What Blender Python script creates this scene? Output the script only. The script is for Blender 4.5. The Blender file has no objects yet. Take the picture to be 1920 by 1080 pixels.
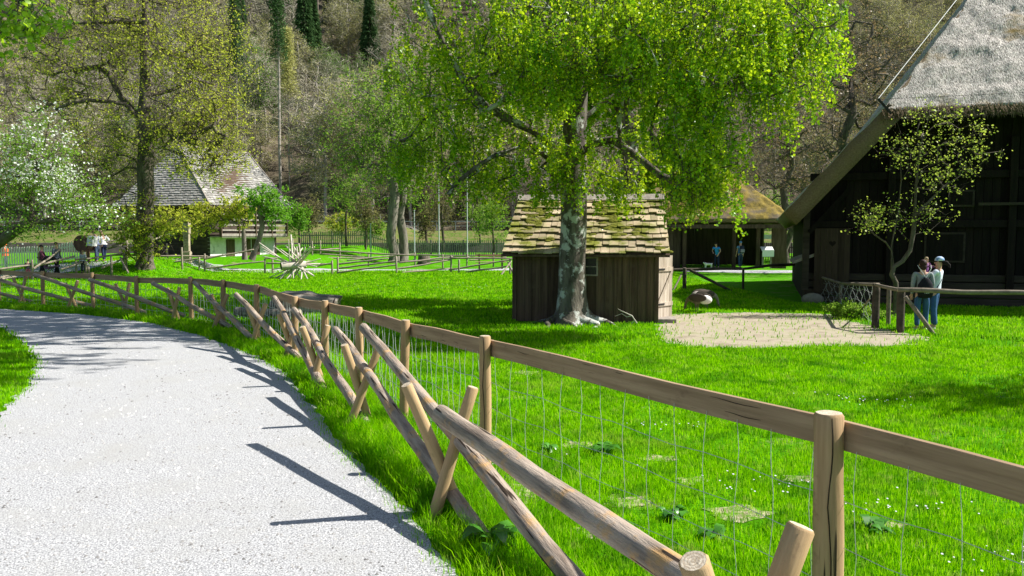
import bpy, bmesh, math, random
import numpy as np
from mathutils import Vector, Matrix, noise
from mathutils.geometry import tessellate_polygon
random.seed(7); RNG = np.random.default_rng(11)
SC = bpy.context.scene; COL = SC.collection
R = math.radians
# ------------------------------------------------------------------ camera, sky, sun, exposure
CAMZ = 2.13; F = 1500.0; PITCH = math.atan(100/1500)
cam = bpy.data.cameras.new('camera'); camo = bpy.data.objects.new('camera', cam); COL.objects.link(camo)
camo.location = (0, 0, CAMZ); camo.rotation_euler = (R(90)-PITCH, 0, 0)
cam.sensor_width = 36; cam.lens = 36*F/1920; cam.clip_end = 2000; cam.clip_start = .05
SC.camera = camo
SUN_EL = R(46); SUN_DIR = Vector((0.996*math.cos(SUN_EL), 0.085*math.cos(SUN_EL), math.sin(SUN_EL)))
w = bpy.data.worlds.new('World'); SC.world = w; w.use_nodes = True
nt = w.node_tree; bg = nt.nodes['Background']; sky = nt.nodes.new('ShaderNodeTexSky')
sky.sky_type = 'NISHITA'; sky.sun_disc = False; sky.sun_elevation = SUN_EL
sky.sun_rotation = math.atan2(SUN_DIR.x, SUN_DIR.y); sky.air_density = 1.0
nt.links.new(sky.outputs[0], bg.inputs[0]); bg.inputs[1].default_value = 0.07
sl = bpy.data.lights.new('sun', 'SUN'); sl.energy = 5.0; sl.angle = R(.53); sl.color = (1, .965, .9)
so = bpy.data.objects.new('sun', sl); COL.objects.link(so); so.location = (20, -5, 30)
so.rotation_euler = SUN_DIR.to_track_quat('Z', 'Y').to_euler()
SC.view_settings.view_transform = 'Standard'; SC.view_settings.look = 'None'
SC.view_settings.gamma = 1; SC.view_settings.exposure = 0.97
SC.cycles.max_bounces = 6; SC.cycles.transparent_max_bounces = 6

# ------------------------------------------------------------------ measuring helpers
FW = Vector((0, math.cos(PITCH), -math.sin(PITCH))); UP = Vector((0, math.sin(PITCH), math.cos(PITCH)))
def ray(px, py):
    return Vector(((px-960)/F, 0, 0)) + FW + UP*((540-py)/F)
def at(px, py, Y):
    d = ray(px, py); s = Y/d.y; return Vector((d.x*s, Y, CAMZ+d.z*s))
def xat(px, Y): return at(px, 440, Y).x
def sm(a, b, x):
    t = np.clip((np.asarray(x, float)-a)/(b-a), 0, 1); return t*t*(3-2*t)
def H(x, y):
    x = np.asarray(x, float); y = np.asarray(y, float)
    r1 = .72*sm(37.5, 43, y)*sm(-28, -24, x)*(1-sm(-19.5, -16.5, x))
    r2 = .75*sm(46.5, 50.5, y)*sm(-31, -27, x)*(1-sm(-13, -10, x))
    h = np.maximum(r1, r2) + .45*sm(57, 72, y)*(1-sm(-16, -10, -x)*0) + 2.1*sm(78, 87, y)
    t = np.maximum(0, y-94); h = h + .62*t*t/(t+10)
    h = h + sm(94, 110, y)*(1.6*np.sin(x*.11+y*.05)+1.1*np.sin(x*.23-y*.13+2))
    h = h + sm(26, 34, y)*.05*np.sin(x*.5+1)*np.sin(y*.4)
    return h
def Hs(x, y): return float(H(x, y))
def gnd(px, py):
    d = ray(px, py); Y = 5.0
    prev = None
    for i in range(4000):
        Y = 3+i*.05; s = Y/d.y; z = CAMZ+d.z*s
        if z <= Hs(d.x*s, Y): return Vector((d.x*s, Y, Hs(d.x*s, Y)))
    return Vector((d.x*s, Y, z))
def gp(px, Y):
    x = xat(px, Y); return Vector((x, Y, Hs(x, Y)))

# ------------------------------------------------------------------ object helpers
def link(o, parent=None):
    COL.objects.link(o)
    if parent is not None: o.parent = parent
    return o
def tag(o, label=None, cat=None, group=None, kind=None):
    if label: o['label'] = label
    if cat: o['category'] = cat
    if group: o['group'] = group
    if kind: o['kind'] = kind
    return o
def empty(name, loc=(0, 0, 0), rz=0, label=None, cat=None, group=None):
    o = bpy.data.objects.new(name, None); o.location = loc; o.rotation_euler = (0, 0, rz); o.empty_display_size = .2
    link(o); return tag(o, label, cat, group)
def mesh_np(name, verts, faces, mats, parent=None, smooth=False, loc=None, midx=None):
    """faces: array (n,k) or list of such arrays"""
    me = bpy.data.meshes.new(name)
    if not isinstance(faces, list): faces = [faces]
    elif isinstance(faces[0], tuple): faces = [np.array(faces)]
    faces = [np.asarray(f, np.int32) for f in faces if len(f)]
    verts = np.asarray(verts, np.float32)
    me.vertices.add(len(verts)); me.vertices.foreach_set('co', verts.ravel())
    li = np.concatenate([f.ravel() for f in faces]); lt = np.concatenate([np.full(len(f), f.shape[1], np.int32) for f in faces])
    ls = np.concatenate([[0], np.cumsum(lt)[:-1]]).astype(np.int32)
    me.loops.add(len(li)); me.loops.foreach_set('vertex_index', li)
    me.polygons.add(len(lt)); me.polygons.foreach_set('loop_start', ls); me.polygons.foreach_set('loop_total', lt)
    if smooth: me.polygons.foreach_set('use_smooth', np.ones(len(lt), bool))
    if not isinstance(mats, (list, tuple)): mats = [mats]
    for m in mats: me.materials.append(m)
    if midx is not None: me.polygons.foreach_set('material_index', np.asarray(midx, np.int32))
    me.update(calc_edges=True)
    o = bpy.data.objects.new(name, me)
    if loc is not None: o.location = loc
    return link(o, parent)
class MB:
    """collects shapes and builds one mesh object"""
    def __init__(s): s.v = []; s.f = []; s.m = []; s.cur = 0
    def add(s, vs, fs, m=None):
        o = len(s.v); s.v += [tuple(v) for v in vs]; s.f += [tuple(i+o for i in f) for f in fs]; s.m += [s.cur if m is None else m]*len(fs)
    def box(s, c, size, rz=0, rx=0, ry=0, m=None, taper=1.0):
        M = Matrix.Rotation(rz, 3, 'Z') @ Matrix.Rotation(ry, 3, 'Y') @ Matrix.Rotation(rx, 3, 'X'); c = Vector(c); x, y, z = [a/2 for a in size]
        vs = [c+M@Vector((sx*x*(taper if sz > 0 else 1), sy*y*(taper if sz > 0 else 1), sz*z)) for sz in (-1, 1) for sx, sy in ((-1, -1), (1, -1), (1, 1), (-1, 1))]
        s.add(vs, [(3, 2, 1, 0), (4, 5, 6, 7), (0, 1, 5, 4), (1, 2, 6, 5), (2, 3, 7, 6), (3, 0, 4, 7)], m)
    def hexa(s, lo, hi, m=None):
        """lo: 4 pts, hi: 4 pts in matching order"""
        s.add(list(lo)+list(hi), [(3, 2, 1, 0), (4, 5, 6, 7), (0, 1, 5, 4), (1, 2, 6, 5), (2, 3, 7, 6), (3, 0, 4, 7)], m)
    def beam(s, a, b, wdt, hgt, m=None, up=(0, 0, 1)):
        a = Vector(a); b = Vector(b); d = (b-a).normalized(); u = Vector(up)
        if abs(d.dot(u)) > .98: u = Vector((0, 1, 0))
        sd = d.cross(u).normalized(); uu = sd.cross(d).normalized()
        q = lambda p: [p-sd*wdt/2-uu*hgt/2, p+sd*wdt/2-uu*hgt/2, p+sd*wdt/2+uu*hgt/2, p-sd*wdt/2+uu*hgt/2]
        s.add(q(a)+q(b), [(0, 1, 2, 3), (7, 6, 5, 4), (0, 4, 5, 1), (1, 5, 6, 2), (2, 6, 7, 3), (3, 7, 4, 0)], m)
    def tube(s, pts, rads, n=8, cap=True, m=None, capm=None, wob=0):
        pts = [Vector(p) for p in pts]; N = len(pts)
        if not hasattr(rads, '__len__'): rads = [rads]*N
        vs = []; ref = None
        for i, p in enumerate(pts):
            d = (pts[min(i+1, N-1)]-pts[max(i-1, 0)]).normalized()
            if ref is None:
                ref = Vector((0, 0, 1)) if abs(d.z) < .9 else Vector((0, 1, 0))
            u = d.cross(ref).normalized(); v = u.cross(d).normalized(); ref = v
            for k in range(n):
                a = 2*math.pi*k/n; r = rads[i]
                if wob: r *= 1+wob*(noise.noise(p*2.3+Vector((k*.9, 0, 7)))*1.6)
                vs.append(p+(u*math.cos(a)+v*math.sin(a))*r)
        fs = [(i*n+k, i*n+(k+1) % n, (i+1)*n+(k+1) % n, (i+1)*n+k) for i in range(N-1) for k in range(n)]
        s.add(vs, fs, m)
        if cap:
            o = len(s.v)
            s.add([vs[k] for k in range(n)], [tuple(range(n))], capm if capm is not None else m)
            s.add([vs[(N-1)*n+k] for k in range(n)], [tuple(range(n-1, -1, -1))], capm if capm is not None else m)
    def lathe(s, prof, n=16, c=(0, 0, 0), m=None):
        c = Vector(c); vs = []
        for r, z in prof:
            for k in range(n):
                a = 2*math.pi*k/n; vs.append(c+Vector((r*math.cos(a), r*math.sin(a), z)))
        N = len(prof)
        fs = [(i*n+k, i*n+(k+1) % n, (i+1)*n+(k+1) % n, (i+1)*n+k) for i in range(N-1) for k in range(n)]
        fs += [tuple(range(n-1, -1, -1)), tuple((N-1)*n+k for k in range(n))]
        s.add(vs, fs, m)
    def ell(s, c, r, n=12, m=None, rot=None, zmin=-1):
        c = Vector(c); vs = []; K = n//2+1
        for i in range(K+1):
            t = math.pi*i/K
            for k in range(n):
                a = 2*math.pi*k/n; v = Vector((math.sin(t)*math.cos(a)*r[0], math.sin(t)*math.sin(a)*r[1], max(math.cos(t), zmin)*r[2]))
                if rot is not None: v = rot@v
                vs.append(c+v)
        s.add(vs, [(i*n+k, (i+1)*n+k, (i+1)*n+(k+1) % n, i*n+(k+1) % n) for i in range(K) for k in range(n)], m)
    def build(s, name, mats, parent=None, smooth=False, bevel=0, loc=None):
        me = bpy.data.meshes.new(name); me.from_pydata(s.v, [], s.f)
        if not isinstance(mats, (list, tuple)): mats = [mats]
        for m in mats: me.materials.append(m)
        me.polygons.foreach_set('material_index', s.m)
        if smooth: me.polygons.foreach_set('use_smooth', [len(p.vertices) <= 4 for p in me.polygons])
        me.update(); o = bpy.data.objects.new(name, me); link(o, parent)
        if loc is not None: o.location = loc
        if bevel:
            b = o.modifiers.new('bevel', 'BEVEL'); b.width = bevel; b.segments = 1; b.limit_method = 'ANGLE'
        return o

# ------------------------------------------------------------------ materials
def mat(name, c1, c2=None, scale=5, rough=.85, bump=0, stretch=(1, 1, 1), c3=None, s3=1.5, t3=.55, detail=6, bscale=None, isl=0, spec=.2, w3=.08, cr=0, crs=(1, 1, .04), crn=26):
    m = bpy.data.materials.new(name); m.use_nodes = True; t = m.node_tree; N = t.nodes; L = t.links; b = N['Principled BSDF']
    b.inputs['Roughness'].default_value = rough; b.inputs['Specular IOR Level'].default_value = spec
    tc = N.new('ShaderNodeTexCoord'); mp = N.new('ShaderNodeMapping'); mp.inputs['Scale'].default_value = stretch
    L.new(tc.outputs['Object'], mp.inputs[0])
    col = None
    def mix(fac, a, bb):
        x = N.new('ShaderNodeMix'); x.data_type = 'RGBA'
        if hasattr(fac, 'links'): L.new(fac, x.inputs[0])
        else: x.inputs[0].default_value = fac
        for i, c in ((6, a), (7, bb)):
            if hasattr(c, 'links'): L.new(c, x.inputs[i])
            else: x.inputs[i].default_value = (*c, 1)
        return x.outputs[2]
    def nz(s, d=detail, src=None):
        n = N.new('ShaderNodeTexNoise'); n.inputs['Scale'].default_value = s; n.inputs['Detail'].default_value = d; n.inputs['Roughness'].default_value = .65
        L.new(src or mp.outputs[0], n.inputs['Vector']); return n.outputs['Fac']
    def ramp(f, a, bb):
        r = N.new('ShaderNodeMapRange'); r.inputs[1].default_value = a; r.inputs[2].default_value = bb; L.new(f, r.inputs[0]); return r.outputs[0]
    if c2 is None: b.inputs['Base Color'].default_value = (*c1, 1)
    else:
        col = mix(ramp(nz(scale), .35, .65), c1, c2)
        if c3 is not None: col = mix(ramp(nz(s3, 5, tc.outputs['Object']), t3-w3, t3+w3), col, c3)
        if isl:
            g = N.new('ShaderNodeNewGeometry'); hs = N.new('ShaderNodeHueSaturation'); r = N.new('ShaderNodeMapRange')
            r.inputs[3].default_value = 1-isl; r.inputs[4].default_value = 1+isl; L.new(g.outputs['Random Per Island'], r.inputs[0])
            L.new(r.outputs[0], hs.inputs['Value']); L.new(col, hs.inputs['Color']); col = hs.outputs[0]
        if cr:
            mp2 = N.new('ShaderNodeMapping'); mp2.inputs['Scale'].default_value = crs; L.new(tc.outputs['Object'], mp2.inputs[0]); col = mix(ramp(nz(crn, 2, mp2.outputs[0]), cr+.05, cr-.01), (.03, .02, .013), col) if False else mix(ramp(nz(crn, 2, mp2.outputs[0]), cr, cr+.035), col, (.035, .024, .016))
        L.new(col, b.inputs['Base Color'])
    if bump:
        bp = N.new('ShaderNodeBump'); bp.inputs['Strength'].default_value = 1; bp.inputs['Distance'].default_value = bump
        L.new(nz(bscale or scale*2), bp.inputs['Height']); L.new(bp.outputs[0], b.inputs['Normal'])
    return m
def leafmat(name, c1, c2, trans=.45, gloss=.06, tc=None, c3=None, nzc=None):
    m = bpy.data.materials.new(name); m.use_nodes = True; t = m.node_tree; N = t.nodes; L = t.links
    N.remove(N['Principled BSDF']); out = N['Material Output']
    g = N.new('ShaderNodeNewGeometry'); x = N.new('ShaderNodeValToRGB')
    x.color_ramp.elements[0].color = (*c1, 1); x.color_ramp.elements[1].color = (*c2, 1)
    if c3:
        e = x.color_ramp.elements.new(.93); e.color = (*c2, 1); x.color_ramp.elements[2].color = (*c3, 1)
    L.new(g.outputs['Random Per Island'], x.inputs[0])
    d = N.new('ShaderNodeBsdfDiffuse'); tr = N.new('ShaderNodeBsdfTranslucent'); gl = N.new('ShaderNodeBsdfGlossy'); gl.inputs['Roughness'].default_value = .35
    gl.inputs['Color'].default_value = (1, 1, 1, 1)
    X = x.outputs[0]
    for (sc_, lo, hi, cc) in (nzc or []):
        tcn = N.new('ShaderNodeTexCoord'); n = N.new('ShaderNodeTexNoise'); n.inputs['Scale'].default_value = sc_; n.inputs['Detail'].default_value = 4; L.new(tcn.outputs['Object'], n.inputs[0])
        r = N.new('ShaderNodeMapRange'); r.inputs[1].default_value = lo; r.inputs[2].default_value = hi; r.inputs[4].default_value = cc[3]; L.new(n.outputs[0], r.inputs[0])
        q = N.new('ShaderNodeMix'); q.data_type = 'RGBA'; L.new(r.outputs[0], q.inputs[0]); L.new(X, q.inputs[6]); q.inputs[7].default_value = (*cc[:3], 1); X = q.outputs[2]
    L.new(X, d.inputs[0])
    hs = N.new('ShaderNodeHueSaturation'); hs.inputs['Value'].default_value = 1.5; hs.inputs['Hue'].default_value = .49; L.new(X, hs.inputs['Color']); L.new(hs.outputs[0], tr.inputs[0])
    a = N.new('ShaderNodeMixShader'); a.inputs[0].default_value = trans; L.new(d.outputs[0], a.inputs[1]); L.new(tr.outputs[0], a.inputs[2])
    b = N.new('ShaderNodeMixShader'); b.inputs[0].default_value = gloss; L.new(a.outputs[0], b.inputs[1]); L.new(gl.outputs[0], b.inputs[2])
    L.new(b.outputs[0], out.inputs[0]); return m
# ------------------------------------------------------------------ the setting
def in_poly(x, y, poly):
    x = np.asarray(x); y = np.asarray(y); ins = np.zeros(x.shape, bool); n = len(poly)
    for i in range(n):
        x1, y1 = poly[i][:2]; x2, y2 = poly[(i+1) % n][:2]
        c = ((y1 > y) != (y2 > y)); xi = (x2-x1)*(y-y1)/((y2-y1) if y2 != y1 else 1e-9)+x1
        ins ^= c & (x < xi)
    return ins
def groundmat():
    m = mat('grass_ground', (.045, .16, .004), (.075, .23, .006), 1.4, 1, .03, bscale=25)
    return m
def meadow_mat():
    m = bpy.data.materials.new('meadow_ground'); m.use_nodes = True; t = m.node_tree; N = t.nodes; L = t.links; b = N['Principled BSDF']
    b.inputs['Roughness'].default_value = 1; b.inputs['Specular IOR Level'].default_value = .05
    tc = N.new('ShaderNodeTexCoord')
    def nz(s, d=6):
        n = N.new('ShaderNodeTexNoise'); n.inputs['Scale'].default_value = s; n.inputs['Detail'].default_value = d; n.inputs['Roughness'].default_value = .7; L.new(tc.outputs['Object'], n.inputs[0]); return n.outputs[0]
    def rm(f, a, bb, lo=0, hi=1):
        r = N.new('ShaderNodeMapRange'); r.inputs[1].default_value = a; r.inputs[2].default_value = bb; r.inputs[3].default_value = lo; r.inputs[4].default_value = hi; L.new(f, r.inputs[0]); return r.outputs[0]
    def mix(f, a, bb):
        x = N.new('ShaderNodeMix'); x.data_type = 'RGBA'; L.new(f, x.inputs[0])
        for i, c in ((6, a), (7, bb)):
            if hasattr(c, 'links'): L.new(c, x.inputs[i])
            else: x.inputs[i].default_value = (*c, 1)
        return x.outputs[2]
    g = mix(rm(nz(3), .35, .65), (.06, .25, .001), (.11, .36, .002))
    g = mix(rm(nz(22, 3), .42, .62), g, (.05, .19, .001))
    g = mix(rm(nz(.9), .56, .66, 0, .8), g, (.27, .23, .12))
    # bank beyond the railway: dry grass and earth, by place
    sp = N.new('ShaderNodeSeparateXYZ'); L.new(tc.outputs['Object'], sp.inputs[0])
    g2 = mix(rm(nz(1.2), .45, .6), (.16, .15, .06), (.07, .14, .015))
    g = mix(rm(sp.outputs[1], 73.5, 75), g, g2)
    L.new(g, b.inputs['Base Color'])
    bp = N.new('ShaderNodeBump'); bp.inputs['Distance'].default_value = .05; L.new(nz(18), bp.inputs['Height']); L.new(bp.outputs[0], b.inputs['Normal'])
    return m
MEADOW = meadow_mat()
def sheet(name, x0, x1, nx, ys, m, dz=0):
    xs = np.linspace(x0, x1, nx); ys = np.asarray(ys); X, Y = np.meshgrid(xs, ys); Z = H(X, Y)+dz
    v = np.stack([X.ravel(), Y.ravel(), Z.ravel()], 1); ny = len(ys)
    i = np.arange(ny-1)[:, None]*nx+np.arange(nx-1)[None, :]; i = i.ravel()
    return mesh_np(name, v, np.stack([i, i+1, i+nx+1, i+nx], 1), m, smooth=True)
tag(sheet('meadow', -160, 160, 321, np.concatenate([np.linspace(-60, 0, 13), np.arange(1, 88.1, .5)]), MEADOW), kind='structure')
LITTER = mat('leaf_litter', (.085, .068, .043), (.17, .14, .095), .6, 1, .15, c3=(.07, .10, .03), s3=.06, t3=.6, bscale=6)
tag(sheet('hillside', -220, 220, 221, np.concatenate([np.arange(87.6, 300, 2)]), LITTER, .02), kind='structure')

GRAVEL = mat('gravel', (.15, .15, .155), (.60, .60, .605), 72, .95, .010, bscale=95, detail=3, c3=(.36, .355, .34), s3=1.1, t3=.64, w3=.16)
def flat(name, pts, z, m, kind='structure', jitter=.0):
    ring = []
    n = len(pts)
    for i in range(n):
        a = Vector((*pts[i][:2], 0)); b = Vector((*pts[(i+1) % n][:2], 0)); k = max(1, int((b-a).length/.12)) if jitter and (b-a).length < 12 else 1
        for j in range(k):
            p = a.lerp(b, j/k)
            if jitter and j: p += Vector((noise.noise(p*3), noise.noise(p*3+Vector((9, 9, 9))), 0))*jitter
            ring.append(Vector((p.x, p.y, z)))
    tris = tessellate_polygon([ring])
    me = bpy.data.meshes.new(name); me.from_pydata([tuple(p) for p in ring], [], [tuple(t) for t in tris]); me.materials.append(m); me.update()
    bm = bmesh.new(); bm.from_mesh(me)
    for f in bm.faces:
        if f.normal.z < 0: f.normal_flip()
    bm.to_mesh(me); bm.free()
    o = bpy.data.objects.new(name, me); link(o); tag(o, kind=kind); return o
PATH_R = [(858, 1085), (800, 1005), (735, 930), (660, 862), (612, 800), (572, 745), (532, 700), (480, 668), (382, 632), (280, 606), (150, 590), (0, 580)]
PATH_L = [(-200, 598), (-60, 606), (0, 615), (42, 640), (70, 682), (52, 728), (0, 775), (-70, 850), (-180, 960)]
path = [tuple(gnd(*p)[:2]) for p in PATH_R]+[(-22, 24), (-40, 26), (-40, 20)]+[tuple(gnd(*p)[:2]) for p in PATH_L]+[(-5.5, 3), (-5.5, -8), (7, -8), (3.6, -2), (2.4, 0), (1.3, 2), (.6, 3.4)]
flat('gravel_path', path, .012, GRAVEL, jitter=.12)
DIRT = mat('trodden_earth', (.24, .20, .145), (.46, .40, .31), 1.6, 1, .012, c3=(.16, .17, .06), s3=1.6, t3=.60, w3=.12, detail=12, bscale=34)
dirt = [tuple(gnd(*p)[:2]) for p in [(1236, 612), (1232, 596), (1262, 590), (1400, 586), (1555, 590), (1580, 600), (1640, 612), (1700, 626), (1760, 640), (1690, 648), (1560, 650), (1400, 655), (1290, 652), (1240, 640)]]
flat('bare_earth_yard', dirt, .008, DIRT, jitter=.3)
def ribbon(name, cl, wd, m, dz=.02, kind='structure'):
    pts = []
    for i in range(len(cl)-1):
        a, b = Vector(cl[i]), Vector(cl[i+1]); k = max(2, int((b-a).length/.6))
        pts += [a.lerp(b, j/k) for j in range(k)]
    pts.append(Vector(cl[-1])); v = []; 
    for i, p in enumerate(pts):
        d = (pts[min(i+1, len(pts)-1)]-pts[max(0, i-1)]).normalized(); s = Vector((-d.y, d.x))
        for k in range(5):
            q = p+s*wd*(k/4-.5)*(1+.15*noise.noise(Vector((p.x, p.y, 3)))); v.append((q.x, q.y, Hs(q.x, q.y)+dz))
    f = [(i*5+k, (i+1)*5+k, (i+1)*5+k+1, i*5+k+1) for i in range(len(pts)-1) for k in range(4)]
    return tag(mesh_np(name, v, f, m, smooth=True), kind=kind)
ribbon('gravel_path', [(-40, 36), (-30, 37.5), (-25, 38.8), (-22.5, 41), (-21, 44), (-20.5, 46), (-17, 47)], 2.6, GRAVEL, .03)
ribbon('gravel_path', [(-18, 46.2), (-13, 46), (-8, 47.5), (0, 48.5), (8, 47.5), (14, 46), (20, 46), (30, 47)], 2.4, GRAVEL, .026)
# railway bed and road behind the far fence
RAILBED = mat('rail_ballast', (.06, .05, .045), (.11, .095, .085), 2, 1)
mb = MB()
mb.hexa([(-120, 74.5, .2), (120, 74.5, .2), (120, 78.4, .2), (-120, 78.4, .2)], [(-120, 75, 1.35), (120, 75, 1.35), (120, 78, 1.35), (-120, 78, 1.35)])
tag(mb.build('railway_bed', RAILBED), kind='structure')
STEEL = mat('galvanised_steel', (.42, .44, .46), (.5, .52, .54), 3, .45)
ASPH = mat('pale_road', (.30, .27, .22), (.38, .34, .28), 3, .95)
ribbon('road', [(-110, 90.6), (110, 90.6)], 4.2, ASPH, .12)

# ------------------------------------------------------------------ grass blades
def blades(name, n, D0, D1, expo, h0, h1, wd, ang=(-46, 47), mask=None, m=None, lean=.5, xy=None):
    if xy is None:
        u = RNG.random(n)
        e = 2-expo
        D = (D0**e+u*(D1**e-D0**e))**(1/e) if abs(e) > 1e-6 else D0*(D1/D0)**u
        a = np.radians(RNG.uniform(ang[0], ang[1], n)); x = D*np.tan(a); y = D
    else: x, y = xy; D = y; n = len(x)
    k = np.ones(n, bool)
    if mask is not None: k = mask(x, y)
    x, y, D = x[k], y[k], D[k]; n = len(x); z = H(x, y)
    hh = RNG.uniform(h0, h1, n)*(1 if np.isscalar(wd) else 1); wv = wd*np.maximum(1, D/7)*RNG.uniform(.7, 1.3, n)
    th = RNG.uniform(0, 2*np.pi, n); la = RNG.uniform(0, 2*np.pi, n); ll = hh*RNG.uniform(.1, lean, n)
    bx, by = np.cos(th)*wv/2, np.sin(th)*wv/2; lx, ly = np.cos(la)*ll, np.sin(la)*ll
    v = np.empty((n, 5, 3), np.float32)
    v[:, 0] = np.stack([x-bx, y-by, z-.005], 1); v[:, 1] = np.stack([x+bx, y+by, z-.005], 1)
    v[:, 2] = np.stack([x+bx*.8+lx*.35, y+by*.8+ly*.35, z+hh*.6], 1); v[:, 3] = np.stack([x-bx*.8+lx*.35, y-by*.8+ly*.35, z+hh*.6], 1)
    v[:, 4] = np.stack([x+lx, y+ly, z+hh], 1)
    i = np.arange(n)[:, None]*5
    q = i+np.array([[0, 1, 2, 3]]); t = i+np.array([[3, 2, 4]])
    return v.reshape(-1, 3), q, t
GRASS = leafmat('grass_blade', (.10, .33, .0012), (.27, .58, .0025), .35, .0, c3=(.40, .46, .07), nzc=[(1.1, .50, .66, (.035, .20, .004, .6)), (.7, .56, .68, (.26, .42, .03, .55)), (6, .58, .70, (.36, .38, .10, .5)), (3.2, .54, .62, (.03, .17, .008, .5))])
def pn(x, y, s, seed=0):
    return (np.sin(x*s*1.3+seed)+np.sin(y*s*1.7+seed*2+1)+np.sin((x+y)*s*.9+seed*3)+np.sin((x*1.7-y*1.1)*s+seed))/4
WORN = []
STRAW = mat('straw_littered_soil', (.15, .14, .07), (.42, .38, .24), 38, 1, .01, stretch=(1, .35, 1), c3=(.09, .22, .005), s3=8, t3=.52)
for i_, (px_, py_, r_) in enumerate([(965, 930, .26), (1010, 905, .16), (1385, 965, .20), (1180, 945, .16), (1085, 835, .15), (1235, 862, .14), (980, 700, .2), (1140, 1000, .2), (1650, 985, .14), (1300, 905, .12), (1500, 900, .12), (830, 660, .2)]):
    r_ *= .8; g_ = gnd(px_, py_); WORN.append((g_.x, g_.y, r_)); flat('bare_patch', [(g_.x+math.cos(a_*.45)*r_*1.5*(1+.3*math.sin(a_*2.1+i_)), g_.y+math.sin(a_*.45)*r_*1.1*(1+.3*math.cos(a_*1.7+i_))) for a_ in range(14)], .005+.0003*i_, STRAW)
pathA = np.array(path); dirtA = np.array(dirt)
def lawn_mask(x, y):
    jx, jy = RNG.normal(0, .07, x.shape), RNG.normal(0, .07, x.shape)
    k = ~in_poly(x+jx, y+jy, path)
    j2 = RNG.normal(0, .16, x.shape)+.3*pn(x, y, 3.1, 1); j3 = RNG.normal(0, .12, x.shape)+.25*pn(x, y, 2.3, 6)
    for wx_, wy_, wr_ in WORN:
        k &= ~((np.hypot((x-wx_)/1.3, y-wy_)+RNG.normal(0, .07, x.shape)+.16*pn(x, y, 7, 2)+.08*pn(x, y, 17, 4) < wr_) & (RNG.random(x.shape) < .78))
    k &= ~(in_poly(x+j2, y+j3, dirt) & (RNG.random(x.shape) > .04))
    # shed footprint and the thatched house
    k &= ~((x > .1) & (x < 3.9) & (y > 19) & (y < 22)) & ~((x > 8.8) & (y > 24.6))
    sparse = (pn(x, y, 1.9, 3)+.35*pn(x, y, 7, 5)) > .36
    k &= ~(sparse & (RNG.random(x.shape) < .62) & (y < 16))
    return k
parts = []
parts.append(blades('g', 690000, 2.6, 15, 1.35, .025, .07, .0065, mask=lawn_mask))
parts.append(blades('g', 460000, 13, 47, 1.7, .04, .10, .0075, mask=lawn_mask))
# taller tufts along the path edge and below the crossed rails
edge = [gnd(*p) for p in PATH_R]
ex, ey = [], []
for i in range(len(edge)-1):
    a, b = edge[i], edge[i+1]; n = int((b-a).length*900/(1+.02*a.y**1.2)); u = RNG.random(n)
    ex.append(a.x+(b.x-a.x)*u+np.abs(RNG.normal(.18, .22, n))); ey.append(a.y+(b.y-a.y)*u+RNG.normal(.12, .22, n))
near = np.array([(.35, 3.2), (-.42, 6), (-1.4, 8.8), (-2.4, 11), (-3.5, 13.3), (-4.7, 15.4)])
for i in range(len(near)-1):
    a, b = near[i], near[i+1]; n = 7000; u = RNG.random(n)
    c = a+(b-a)*u[:, None]; ex.append(c[:, 0]+RNG.normal(.1, .3, n)); ey.append(c[:, 1]+RNG.normal(0, .2, n))
ex = np.concatenate(ex); ey = np.concatenate(ey); ok = ~in_poly(ex-.05, ey, path) & (pn(ex, ey, 5, 2) > -.5); ex, ey = ex[ok], ey[ok]
parts.append(blades('t', 0, 0, 0, 0, .07, .20, .006, xy=(ex, ey), lean=.8))
# left grass island by the path
V = []; Q = []; T = []; o = 0
for v, q, t in parts: V.append(v); Q.append(q+o); T.append(t+o); o += len(v)
tag(mesh_np('grass', np.concatenate(V), [np.concatenate(Q), np.concatenate(T)], GRASS), 'short bright green grass covering the meadow', 'grass', kind='stuff')
del V, Q, T, parts
# daisies and small pale wild flowers (uncountable)
PETAL = mat('daisy_petal', (.50, .48, .54))
def daisies():
    n = 420; D = RNG.uniform(4, 36, n); a = np.radians(RNG.uniform(-30, 36, n)); x = D*np.tan(a); y = D
    k = (pn(x, y, 1.3, 8) > .25) & lawn_mask(x, y) & (x > -1.0-.55*(y-8)); x, y = x[k], y[k]
    for cx, cy, r, m in ((2.0, 6.5, .3, 22), (3.0, 6.0, .22, 20), (3.2, 4.9, .25, 26), (1.6, 8.6, .25, 14), (4.6, 9.9, .3, 24), (-3, 32, 2.5, 40)):
        x = np.concatenate([x, RNG.normal(cx, r, m)]); y = np.concatenate([y, RNG.normal(cy, r*.6, m)])
    n = len(x); z = H(x, y)+RNG.uniform(.05, .10, n); r = RNG.uniform(.004, .008, n)*(1+y/30)
    v = []; th = np.arange(6)*np.pi/3
    vv = np.empty((n, 6, 3)); vv[:, :, 0] = x[:, None]+np.cos(th)*r[:, None]; vv[:, :, 1] = y[:, None]+np.sin(th)*r[:, None]; vv[:, :, 2] = z[:, None]+.3*np.sin(th)*r[:, None]
    f = np.arange(n)[:, None]*6+np.arange(6)[None]
    tag(mesh_np('daisies', vv.reshape(-1, 3), f, PETAL), 'tiny white daisies dotted over the meadow grass', 'wildflowers', kind='stuff')
daisies()
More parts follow.
